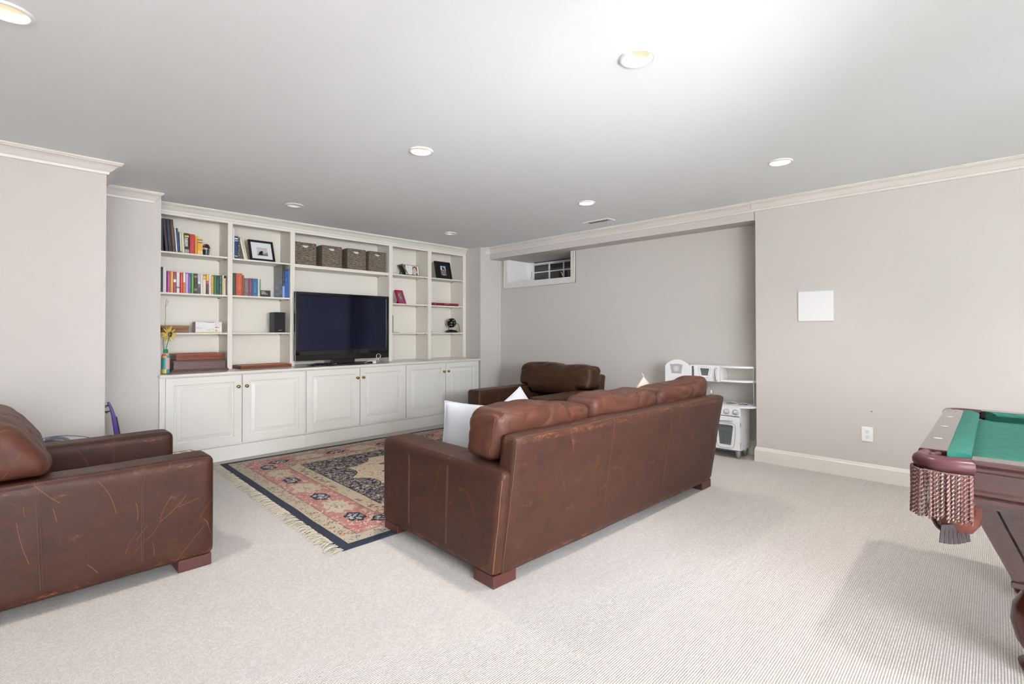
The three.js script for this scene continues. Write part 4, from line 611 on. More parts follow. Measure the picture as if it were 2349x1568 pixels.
// a track-arm leather seat: local x along its length, -z to the front, origin at its back left foot
function seating(name, label, category, at, turn, L, nC, o = {}) {
  const t = thing(name, label, category, at, turn), D = 1.0, AW = 0.2, AH = 0.555, B = 0.052, side = o.side || L_SIDE, cush = o.cush || L_CUSH, backM = o.back || L_BACK;
  const rake = (v) => { const k = THREE.MathUtils.clamp((v.z + 0.5) / 0.5, 0, 1); v.z += 0.15 * (v.y - B) * k; return v; };
  // arms
  for (const [x0, k] of [[0, 0], [L - AW, 1]]) {
    const def = v => { v.x += x0 + AW / 2; v.y += (AH + B) / 2; v.z += -D / 2; const n = noise.noise(v.x * 3 + k * 9, v.y * 5, v.z * 5); v.y += 0.004 * noise.noise(v.z * 4, v.x * 2, 3 + k) * (v.y > 0.4 ? 1 : 0); v.x += 0.003 * n; return rake(v); };
    const arm = mesh('arm', soft(AW, AH - B, D, 0.034, 10, 24, 44, def), side, t);
    const c = V3(), on = (x, y, z) => def(softPoint(V3(x, y, z), c, AW, AH - B, D, 0.034));
    for (const f of [0.36, 0.70]) for (const dz of [-0.004, 0.004]) { // double stitched vertical seams on both faces and over the top
      const pts = []; const zz = D / 2 - D * f + dz; for (let i = 0; i <= 8; i++) pts.push(on(-AW / 2 - 0.0004, -(AH - B) / 2 + (AH - B) * i / 8, zz)); for (let i = 1; i < 6; i++) pts.push(on(-AW / 2 + AW * i / 6, (AH - B) / 2 + 0.0004, zz)); for (let i = 8; i >= 0; i--) pts.push(on(AW / 2 + 0.0004, -(AH - B) / 2 + (AH - B) * i / 8, zz));
      mesh('seam', tube(pts, 0.0018, 70, 5), L_SEAM, arm);
    }
    for (const s of [-1, 1]) { const pts = []; for (let i = 0; i <= 20; i++) pts.push(on(s * (AW / 2 - 0.012), (AH - B) / 2, D / 2 - 0.02 - (D - 0.04) * i / 20)); mesh('seam', tube(pts, 0.0018, 60, 5), L_SEAM, arm); }
    if (o.wornEdge && k === 0) { reseed(66); const pts = []; for (let i = 0; i <= 14; i++) pts.push(on(-AW / 2 + 0.010, -(AH - B) / 2 + 0.02 + (AH - B - 0.06) * i / 14, D / 2 - 0.010)); mesh('worn_edge', tube(pts, 0.0026, 60, 6), L_WORN, arm); }
  }
  // base and back
  mesh('base', rbx(AW + 0.002, L - AW - 0.002, B, 0.29, -D + 0.012, -0.06, 0.02, 3), side, t);
  const BH = 0.712, BT = 0.11, bx0 = 0.045, bx1 = L - 0.04;
  const bdef = v => { v.x += (bx0 + bx1) / 2; v.y += (BH + B) / 2; v.z += 0.012 - BT / 2; v.z += 0.16 * (v.y - B); v.z += 0.006 * noise.noise(v.x * 2.2, v.y * 3, 4); v.y += 0.004 * noise.noise(v.x * 3, 1, 2) * (v.y > 0.5 ? 1 : 0); return v; };
  const back = mesh('back', soft(bx1 - bx0, BH - B, BT, 0.028, Math.round(24 * L), 24, 8, bdef), backM, t);
  { const c = V3(), w = bx1 - bx0, on = (x, y, z) => bdef(softPoint(V3(x, y, z), c, w, BH - B, BT, 0.028)), h = BH - B;
    for (const f of nC === 3 ? [0.352, 0.648] : []) { const pts = []; for (let i = 0; i <= 14; i++) pts.push(on(-w / 2 + w * f, -h / 2 + h * i / 14, BT / 2 + 0.0004)); for (let i = 0; i <= 4; i++) pts.push(on(-w / 2 + w * f, h / 2 + 0.0004, BT / 2 - BT * (i + .5) / 5)); mesh('seam', tube(pts, 0.0022, 60, 5), L_SEAM, back); }
    const rim = []; for (let i = 0; i <= 12; i++) rim.push(on(-w / 2 + 0.006, -h / 2 + (h - .02) * i / 12, BT / 2 - 0.004)); for (let i = 1; i < 30; i++) rim.push(on(-w / 2 + w * i / 30, h / 2 - 0.006, BT / 2 - 0.004)); for (let i = 12; i >= 0; i--) rim.push(on(w / 2 - 0.006, -h / 2 + (h - .02) * i / 12, BT / 2 - 0.004));
    mesh('welt', tube(rim, 0.0034, 200, 6), L_SEAM, back);
  }
  // feet
  for (const x of [0.012, L - 0.157]) for (const z of [-D + 0.01, -0.15]) mesh('foot', rbx(x, x + 0.145, o.footY ?? (z < -0.5 ? o.frontFootY || 0 : 0), B + 0.006, z, z + 0.145, 0.004), FOOT, t);
  // seat cushions
  const sw = (L - 2 * AW - 0.01) / nC;
  for (let i = 0; i < nC; i++) { const cx = AW + 0.005 + sw * (i + .5); mesh('seat_cushion', soft(sw - 0.006, 0.19, D - 0.24, 0.05, 20, 10, 24, v => { const q = (1 - (v.x / (sw / 2)) ** 2) * (1 - (v.z / ((D - .24) / 2)) ** 2); v.y += 0.02 * q * Math.sign(v.y) + 0.006 * noise.noise(v.x * 6, v.z * 6, i + 2); v.x += cx; v.y += 0.325; v.z += -D / 2 - 0.13; }), cush, t); }
  // loose back cushions that ride over the arms
  const w0 = 0.028, w1 = L - 0.028, cw = (w1 - w0) / nC, lean = o.lean ?? 0.2, CT = o.ct ?? 0.235, CH = o.ch ?? 0.25, tops = o.tops || [];
  for (let i = 0; i < nC; i++) {
    const cx = w0 + cw * (i + .5), W2 = cw - 0.012, sd = 11 + i * 7 + (o.seed || 0), h = CH, rad = 0.062;
    const def = v => {
      const a = v.x / (W2 / 2), b = v.y / (h / 2), e = v.z / (CT / 2);
      const q = Math.max(0, (1 - a * a)) * Math.max(0, 1 - b * b);
      v.z += 0.028 * q * Math.sign(e) * Math.min(1, Math.abs(e) * 2);
      v.y += (0.018 * (1 - a * a) - 0.006) * (b > 0 ? b : 0);
      if (b > 0) v.y += b * ((tops[i] || (() => 0))(a));
      const wx = v.x + 0.08 * noise.noise(v.x * 5, v.y * 5, sd + 20), wy = v.y + 0.06 * noise.noise(v.x * 6, v.z * 5, sd + 31), r = noise.noise(v.x * 3.4, v.y * 4, sd), r2 = 1 - Math.abs(noise.noise(wx * 5 + wy * 4, wy * 7 - wx * 2.5 + v.z * 3, sd + 4)), amp = o.wr ?? 1;
      v.y += amp * (0.020 * r * (b > 0 ? b : 0.3) - 0.010 * Math.pow(r2, 9) * (b > 0.3 ? 1 : 0.2)); v.z += amp * (0.008 * noise.noise(v.x * 6, v.y * 7, sd + 9) - 0.009 * Math.pow(r2, 9) * Math.sign(e || 1));
      v.x += 0.006 * noise.noise(v.y * 7, v.z * 7, sd + 5);
      const base = o.cz ?? -0.155; v.x += cx; v.y += 0.565 + h / 2; v.z += base + lean * (v.y - 0.565);
      const over = v.x < AW + 0.02 || v.x > L - AW - 0.02; if (over) v.y = Math.max(v.y, 0.5595); else if (b < -0.2) v.y -= 0.08 * (-b - 0.2) / 0.8;
      return v;
    };
    const c = mesh('back_cushion', soft(W2, h, CT, rad, 44, 22, 16, def), cush, t), p = V3();
    for (const s of [-1, 1]) for (const dz of [0.42, -0.42]) { if (dz < 0 && s > 0) continue; const pts = []; const zz = CT * dz * 0.9; for (let k = 0; k <= 12; k++) { pts.push(def(softPoint(V3(s * W2 / 2, -h / 2 + 0.03 + (h - .06) * k / 12, zz), p, W2, h, CT, rad))); } mesh('seam', tube(pts, 0.0022, 50, 5), L_SEAM, c); }
    for (const dz of [0.40]) { const pts = []; for (let k = 0; k <= 30; k++) pts.push(def(softPoint(V3(-W2 / 2 + 0.04 + (W2 - .08) * k / 30, h / 2, CT * dz), p, W2, h, CT, rad))); mesh('seam', tube(pts, 0.0022, 90, 5), L_SEAM, c); }
  }
  return t;
}
const bump = (c, s, a) => x => a * Math.exp(-((x - c) ** 2) / s);
seating('leather_sofa', 'long worn brown leather sofa seen from behind, standing on the edge of the rug', 'sofa', [1.572, 0, -1.655], -0.0384, 2.24, 3, {
  wornEdge: true, frontFootY: 0.0115, side: L_BACK, tops: [a => -0.028 * Math.max(0, a + .15) - bump(.45, .012, .02)(a) - bump(.15, .006, .014)(a), a => 0.0 + bump(-.2, .3, .01)(a) - bump(.0, .01, .016)(a) + bump(.55, .04, .02)(a) - 0.01, a => 0.012 * a + bump(.8, .08, .022)(a)] });
seating('leather_armchair', 'wide scratched brown leather armchair in the left foreground, cut by the picture edge', 'armchair', [-0.225, 0, -3.92], -Math.PI / 2, 1.05, 1, { cz: -0.285, ct: 0.26, ch: 0.25, seed: 40, wr: 1.1, lean: 0.62 });
seating('leather_armchair', 'dark brown leather armchair against the far wall under the small window', 'armchair', [4.56, 0, -3.05], Math.PI / 2, 1.10, 1, { side: L_DARK, cush: L_DARK, back: L_DARK, seed: 80, cz: -0.14, ct: 0.22, lean: 0.35, footY: 0.012, tops: [a => -0.022 * Math.exp(-((a + .1) ** 2) / .1)] });

// ------------------------------------------------------------------ pillows
function pillow(name, label, w, h, th, at, rot, m, pipe) {
  const t = thing(name, label, 'pillow', at); t.rotation.order = 'YXZ'; t.rotation.set(...rot);
  const nx = 30, ny = 30, pts = (i, j, s) => { let a = i / nx * 2 - 1, b = j / ny * 2 - 1; const px = a * w / 2 * (1 - 0.07 * (1 - b * b)), py = b * h / 2 * (1 - 0.07 * (1 - a * a)); const q = Math.pow(Math.max(0, 1 - a * a), .55) * Math.pow(Math.max(0, 1 - b * b), .55); return V3(px, py, s * (th / 2 * q + 0.004 * noise.noise(px * 9, py * 9, s * 3 + w * 40) * q)); };
  const pos = [], idx = []; for (const s of [1, -1]) { const o = pos.length / 3; for (let j = 0; j <= ny; j++) for (let i = 0; i <= nx; i++) { const p = pts(i, j, s); pos.push(p.x, p.y, p.z); } for (let j = 0; j < ny; j++) for (let i = 0; i < nx; i++) { const A = o + j * (nx + 1) + i, Bq = A + 1, C = A + nx + 1, Dq = C + 1; s > 0 ? idx.push(A, Bq, Dq, A, Dq, C) : idx.push(A, Dq, Bq, A, C, Dq); } }
  let g = new THREE.BufferGeometry(); g.setAttribute('position', new THREE.Float32BufferAttribute(pos, 3)); g.setIndex(idx); g.computeVertexNormals();
  mesh('cover', boxUV(g), m, t);
  const loop = []; for (let i = 0; i < nx; i++) loop.push(pts(i, 0, 1)); for (let j = 0; j < ny; j++) loop.push(pts(nx, j, 1)); for (let i = nx; i > 0; i--) loop.push(pts(i, ny, 1)); for (let j = ny; j > 0; j--) loop.push(pts(0, j, 1));
  mesh('piping', tube(loop, 0.0045, 240, 7, true), pipe || m, t); return t;
}
const linen = dtex(256, 256, (x, y) => { const n = ((x % 4 < 2) === (y % 4 < 2) ? 8 : -8) + 22 * noise.noise(x / 7, y / 1.6, 3) + 18 * noise.noise(x / 1.6, y / 7, 9); return [170 + n, 173 + n, 178 + n]; }); linen.repeat.set(6, 6);
const greyLinen = std(0xffffff, 0.95, { map: linen, bumpMap: linen, bumpScale: 0.0008 });
pillow('throw_pillow', 'light grey linen throw pillow standing beside the near arm of the sofa', 0.44, 0.40, 0.15, [2.035, 0.545, -2.27], [-0.28, -0.75, -0.08], greyLinen);
pillow('throw_pillow', 'light grey linen throw pillow showing one corner above the sofa cushion', 0.40, 0.40, 0.13, [2.40, 0.535, -2.30], [-0.25, -0.6, 0.62], greyLinen);
{ const p = pillow('throw_pillow', 'cream throw pillow with a tied corner at the far end of the sofa', 0.42, 0.42, 0.15, [3.785, 0.51, -2.10], [-0.3, -0.5, 0.72], std(0xcdc5b7, 0.95)); mesh('corner_tie', tube([[0.205, 0.205, 0], [0.216, 0.222, 0.003], [0.222, 0.24, 0.0]], 0.005, 12, 7), std(0xcdc5b7, 0.9), p); }

// ------------------------------------------------------------------ things behind the armchair
{
  const t = thing('ukulele', 'purple ukulele leaning in the corner behind the left armchair', 'ukulele', [0.70, 0.004, -4.86]); t.rotation.z = 0.155;
  const purple = std(0x4f2f86, 0.3), S = new THREE.Shape();
  S.moveTo(0, 0); S.bezierCurveTo(0.11, 0, 0.12, 0.10, 0.075, 0.135); S.bezierCurveTo(0.085, 0.20, 0.05, 0.235, 0.02, 0.235); S.lineTo(-0.02, 0.235); S.bezierCurveTo(-0.05, 0.235, -0.085, 0.20, -0.075, 0.135); S.bezierCurveTo(-0.12, 0.10, -0.11, 0, 0, 0);
  mesh('body', boxUV(extr(S, 0.05, 0.004, 20).rotateY(Math.PI / 2).translate(-0.035, 0.002, 0)), purple, t);
  const prof = [[-0.005, 0.23], [-0.030, 0.23], [-0.022, 0.30], [-0.013, 0.37], [-0.007, 0.45], [-0.004, 0.52], [-0.002, 0.555], [-0.012, 0.60], [-0.022, 0.645], [-0.030, 0.648], [-0.033, 0.62], [-0.018, 0.555], [-0.020, 0.52], [-0.026, 0.44], [-0.034, 0.37], [-0.046, 0.28], [-0.05, 0.24]];
  mesh('neck', boxUV(extr(polyShape([[0.014, 0.23], [0.014, 0.50], [0.012, 0.545], [0.006, 0.60], [-0.006, 0.655], [-0.020, 0.655], [-0.012, 0.60], [-0.010, 0.545], [-0.011, 0.50], [-0.016, 0.36], [-0.034, 0.23]]), 0.036, 0.003).translate(0, 0, -0.018)), purple, t);
  mesh('fretboard', rbx(0.0155, 0.0205, 0.20, 0.53, -0.018, 0.018, 0.001), std(0x1d1216, 0.4), t);
  for (const [y, z] of [[0.63, -0.02], [0.63, 0.02], [0.585, -0.02], [0.585, 0.02]]) mesh('tuning_peg', [cyl(0.0035, 0.0035, 0.02, 10).rotateZ(Math.PI / 2).translate(-0.024, y, z), rbx(-0.042, -0.03, y - 0.008, y + 0.004, z - 0.006, z + 0.006, 0.003)], std(0x1a1815, 0.3), t);
  mesh('sound_hole', cyl(0.03, 0.03, 0.002, 28).rotateZ(Math.PI / 2).translate(0.0205, 0.13, 0), M.black, t);
  const b = thing('fabric_bag', 'white fabric bag with navy straps behind the left armchair', 'bag', [0.27, 0, -4.19], 0.1); b.scale.y = 0.975;
  mesh('bag', soft(0.46, 0.53, 0.28, 0.09, 20, 22, 12, v => { v.y += 0.265; v.x += 0.012 * noise.noise(v.y * 6, v.z * 6, 1); v.y = Math.max(0.001, v.y + 0.012 * noise.noise(v.x * 7, v.z * 8, 5) - 0.03 * (v.x > 0 ? v.x / .23 : 0)); }), std(0xdedcd6, 0.9), b);
  const nav = std(0x3b4658, 0.7);
  mesh('strap', tube([[-0.2, 0.505, 0.08], [-0.1, 0.54, 0.09], [0.0, 0.53, 0.10], [0.08, 0.51, 0.11]], 0.006, 40, 6), nav, b);
  mesh('strap', [tube([[-0.06, 0.535, -0.02], [-0.02, 0.548, 0.03], [0.02, 0.54, 0.08], [0.04, 0.51, 0.12]], 0.009, 40, 6).translate(0, -0.004, 0)], std(0x6d7686, 0.7), b);
  mesh('strap', tube([[-0.19, 0.51, 0.02], [-0.05, 0.55, 0.0], [0.1, 0.53, -0.01], [0.2, 0.49, 0.02]], 0.0025, 40, 6), std(0x55585c, 0.6), b);
  const c = thing('cardboard_box', 'open brown cardboard box on the floor behind the left armchair', 'box', [1.0, 0, -4.68], 0.15), cb = std(0xb08d6c, 0.85);
  mesh('carton', [bx(-0.11, 0.11, 0, 0.2, 0.094, 0.098), bx(-0.11, 0.11, 0, 0.2, -0.098, -0.094), bx(-0.11, -0.106, 0, 0.2, -0.098, 0.098), bx(0.106, 0.11, 0, 0.2, -0.098, 0.098), bx(-0.11, 0.11, 0, 0.004, -0.098, 0.098)], cb, c);
  mesh('flap', boxUV(new THREE.BoxGeometry(0.22, 0.003, 0.09).rotateX(0.25).translate(0, 0.212, 0.055)), cb, c); mesh('flap', boxUV(new THREE.BoxGeometry(0.22, 0.003, 0.09).rotateX(-0.3).translate(0, 0.213, -0.055)), cb, c);
  mesh('packing_paper', soft(0.19, 0.06, 0.06, 0.02, 16, 6, 8, v => { v.y += 0.195 + 0.012 * noise.noise(v.x * 30, v.z * 30, 2); }), std(0xe2ddd2, 0.9), c);
}
// ------------------------------------------------------------------ patterned rug
{
  const RL = 2.95, RW = 2.42, PX = 2048, PY = Math.round(PX * RW / RL), k = PX / RL;
  const art = ctex(PX, PY, (g, w, h) => {
    reseed(500);
    const R = (i, c) => { g.fillStyle = c; g.fillRect(i * k, i * k, w - 2 * i * k, h - 2 * i * k); };
    R(0, '#1b2436'); R(0.055, '#a99d8b');
    const curl = (x, y, s, c, lw) => { g.strokeStyle = c; g.lineWidth = lw; g.beginPath(); const a = rnd() * 6.3; g.moveTo(x, y); g.bezierCurveTo(x + s * Math.cos(a), y + s * Math.sin(a), x + s * Math.cos(a + 1.2), y + s * Math.sin(a + 1.2), x + s * .7 * Math.cos(a + 2), y + s * .7 * Math.sin(a + 2)); g.stroke(); };
    const leaf = (x, y, s, c, a) => { g.fillStyle = c; g.save(); g.translate(x, y); g.rotate(a); g.beginPath(); g.ellipse(0, 0, s, s * .4, 0, 0, 7); g.fill(); g.restore(); };
    const inRing = (x, y, a, b) => { const d = Math.min(x, y, w - x, h - y) / k; return d > a && d < b; };
    const ringScatter = (n, a, b, fn) => { for (let i = 0; i < n; i++) { const side = rnd() < RL / (RL + RW), t = rnd(), d = rr(a, b) * k, far = rnd() < .5; const x = side ? t * w : far ? w - d : d, y = side ? (far ? h - d : d) : t * h; if (inRing(x, y, a, b)) fn(x, y, i); } };
    // outer guard: key-like little marks and sprigs
    ringScatter(900, .06, .15, (x, y, i) => leaf(x, y, rr(5, 9), ['#6b5a4a', '#8d775c', '#9a6a5c', '#5c6a66'][i % 4], rnd() * 3));
    ringScatter(240, .075, .135, (x, y, i) => { leaf(x, y, 12, ['#33363f', '#9c5a52', '#4c5a5c'][i % 3], .6); leaf(x, y, 10, '#a98f70', 2.2); });
    // main border: rose ground with cream cartouches and dark medallions
    const band = (a, b, c) => { g.fillStyle = c; g.beginPath(); g.rect(a * k, a * k, w - 2 * a * k, h - 2 * a * k); g.rect(b * k, b * k, w - 2 * b * k, h - 2 * b * k); g.fill('evenodd'); };
    band(.15, .155, '#5e3b36'); band(.155, .40, '#a0716b');
    ringScatter(5200, .16, .395, (x, y, i) => curl(x, y, rr(10, 24), ['#d9b8a4', '#c48a82', '#8f4448', '#e2cdb8', '#a3504f'][i % 5], rr(1.5, 3.4)));
    const bm = (x, y, horiz, kind) => { g.save(); g.translate(x, y); if (!horiz) g.rotate(Math.PI / 2); if (kind) { g.fillStyle = '#b3a58f'; g.beginPath(); g.ellipse(0, 0, 96, 66, 0, 0, 7); g.fill(); for (let i = 0; i < 60; i++) { const a = rnd() * 6.3; g.fillStyle = i % 2 ? '#b3a58f' : '#a0716b'; g.beginPath(); g.arc(92 * Math.cos(a), 63 * Math.sin(a), rr(5, 13), 0, 7); g.fill(); } for (let i = 0; i < 34; i++) { const a = rnd() * 6.3, q = rnd(); leaf(q * 80 * Math.cos(a), q * 52 * Math.sin(a), rr(4, 8), ['#8a7a5e', '#5e5348', '#a05a54', '#7c8a7c'][i % 4], rnd() * 3); } } else { g.fillStyle = '#232630'; g.beginPath(); for (let i = 0; i <= 40; i++) { const a = i / 40 * 6.283, q = 1 + .10 * Math.cos(6 * a); g.lineTo(62 * q * Math.cos(a), 40 * q * Math.sin(a)); } g.fill(); for (let i = 0; i < 46; i++) { const a = rnd() * 6.3, q = Math.sqrt(rnd()); curl(q * 46 * Math.cos(a), q * 28 * Math.sin(a), 10, i % 3 ? '#d7d2cc' : '#8f93a3', 3); } } g.restore(); };
    const c = .277 * k; for (const [n, horiz] of [[9, true], [7, false]]) for (let i = 0; i < n; i++) { const t = c + (i + .5) / n * ((horiz ? w : h) - 2 * c); for (const f of [0, 1]) horiz ? bm(t, f ? h - c : c, true, i % 2) : bm(f ? w - c : c, t, false, i % 2); }
    
    // inner guard
    band(.40, .405, '#5e3b36'); band(.405, .51, '#afa189');
    ringScatter(1300, .41, .505, (x, y, i) => leaf(x, y, rr(4, 9), ['#7b6a54', '#9c6a5c', '#55564e', '#8b8266', '#c7b79c'][i % 5], rnd() * 3));
    ringScatter(130, .43, .48, (x, y) => { leaf(x, y, 13, '#3a3b42', .5); leaf(x, y, 11, '#8d4f4b', 2); });
    band(.51, .516, '#1c1c24');
    // field: near-black with dense cream vine
    const fi = .516 * k; g.save(); g.beginPath(); g.rect(fi, fi, w - 2 * fi, h - 2 * fi); g.clip(); g.fillStyle = '#1f202a'; g.fillRect(0, 0, w, h);
    for (let i = 0; i < 9500; i++) curl(fi + rnd() * (w - 2 * fi), fi + rnd() * (h - 2 * fi), rr(8, 18), ['#c9bda8', '#a79a8e', '#8b8794', '#d8cbb5', '#9a7f78'][i % 5], rr(1.8, 3.6));
    // lobed cream medallion
    const cx = w / 2, cy = h / 2, lobe = (rx, ry, n, d) => { g.beginPath(); for (let i = 0; i <= 240; i++) { const a = i / 240 * 6.283, q = 1 - d * Math.pow(Math.abs(Math.sin(n * a / 2)), .6); const x = cx + rx * q * Math.cos(a), y = cy + ry * q * Math.sin(a); i ? g.lineTo(x, y) : g.moveTo(x, y); } g.closePath(); };
    const rx = .86 * k, ry = .60 * k; lobe(rx, ry, 12, .14); g.fillStyle = '#c6b49c'; g.fill(); g.lineWidth = 6; g.strokeStyle = '#2a2830'; g.stroke(); g.save(); g.clip();
    for (let i = 0; i < 3400; i++) leaf(cx + rr(-rx, rx), cy + rr(-ry, ry), rr(3.5, 8), ['#8a7260', '#a98672', '#6a5e58', '#d8c8b2', '#b3958a', '#4e4a4c'][i % 6], rnd() * 3);
    for (let i = 0; i < 10; i++) { const a = i / 10 * 6.283; g.fillStyle = '#2a2830'; g.beginPath(); g.ellipse(cx + .56 * rx * Math.cos(a), cy + .56 * ry * Math.sin(a), 50, 24, a, 0, 7); g.fill(); for (let j = 0; j < 14; j++) curl(cx + .56 * rx * Math.cos(a) + rr(-34, 34), cy + .56 * ry * Math.sin(a) + rr(-18, 18), 9, '#c9bda8', 2.5); }
    lobe(rx * .36, ry * .4, 8, .16); g.fillStyle = '#7e4a48'; g.fill(); for (let i = 0; i < 400; i++) curl(cx + rr(-.34, .34) * rx, cy + rr(-.38, .38) * ry, 10, ['#d2bfa8', '#3a2f36'][i % 2], 2.5);
    g.restore(); g.restore();
    // wool nap
    for (let i = 0; i < 26000; i++) { g.fillStyle = rnd() < .5 ? 'rgba(235,225,205,.10)' : 'rgba(20,16,16,.10)'; g.fillRect(rnd() * w, rnd() * h, 5, 2.5); }
  }, false);
  const t = thing('persian_rug', 'faded rose, beige and navy patterned rug with cream fringe in front of the sofa', 'rug', [1.300, 0, -2.535], -0.0300);
  // local x along the length, -z across
  const nx = 60, nz = 60, T = 0.010, wav = (u, v) => V3(u * RL + 0.010 * noise.noise(v * 7, 2, 1) * (1 - u), T + 0.002 * noise.noise(u * 9, v * 9, 3), -v * RW + 0.006 * noise.noise(u * 9, 5, 2));
  const pos = [], uv = [], idx = []; for (let j = 0; j <= nz; j++) for (let i = 0; i <= nx; i++) { const p = wav(i / nx, j / nz); pos.push(p.x, p.y, p.z); uv.push(i / nx, j / nz); }
  for (let j = 0; j < nz; j++) for (let i = 0; i < nx; i++) { const a = j * (nx + 1) + i; idx.push(a, a + 1, a + nx + 2, a, a + nx + 2, a + nx + 1); }
  const bord = []; for (let i = 0; i < nx; i++) bord.push([i, 0]); for (let j = 0; j < nz; j++) bord.push([nx, j]); for (let i = nx; i > 0; i--) bord.push([i, nz]); for (let j = nz; j > 0; j--) bord.push([0, j]);
  const o = pos.length / 3; bord.forEach(([i, j]) => { const p = wav(i / nx, j / nz); pos.push(p.x, p.y, p.z, p.x, 0.0005, p.z); uv.push(i / nx, j / nz, i / nx, j / nz); }); bord.forEach((_, q) => { const a = o + q * 2, b = o + ((q + 1) % bord.length) * 2; idx.push(a, a + 1, b, b, a + 1, b + 1); });
  const g = new THREE.BufferGeometry(); g.setAttribute('position', new THREE.Float32BufferAttribute(pos, 3)); g.setAttribute('uv', new THREE.Float32BufferAttribute(uv, 2)); g.setIndex(idx); g.computeVertexNormals();
  const nap = dtex(256, 256, (x, y) => { const n = 128 + 60 * noise.noise(x / 2.2, y / 2.2, 4) + 40 * noise.noise(x / 7, y / 7, 9); return [n, n, n]; }, false); nap.repeat.set(24, 20);
  mesh('pile', g.toNonIndexed(), std(0xffffff, 0.95, { map: art, bumpMap: nap, bumpScale: 0.002 }), t);
  reseed(901); const fr = []; for (let i = 0; i < 430; i++) { const v = rnd(), L = rr(0.04, 0.085), z = -v * RW, b = rr(-.03, .03), lift = rr(0.004, 0.016); fr.push(tube([[0.004, T - 0.003, z], [-L * .3, lift, z + b * .3], [-L * .7, lift * .8, z + b * .8 + rr(-.01, .01)], [-L, 0.0025, z + b + rr(-.012, .012)]], rr(0.0016, 0.0030), 5, 4)); }
  const f = mesh('fringe', fr, std(0xbdb3a2, 0.95), t); f.userData.kind = 'stuff';
}
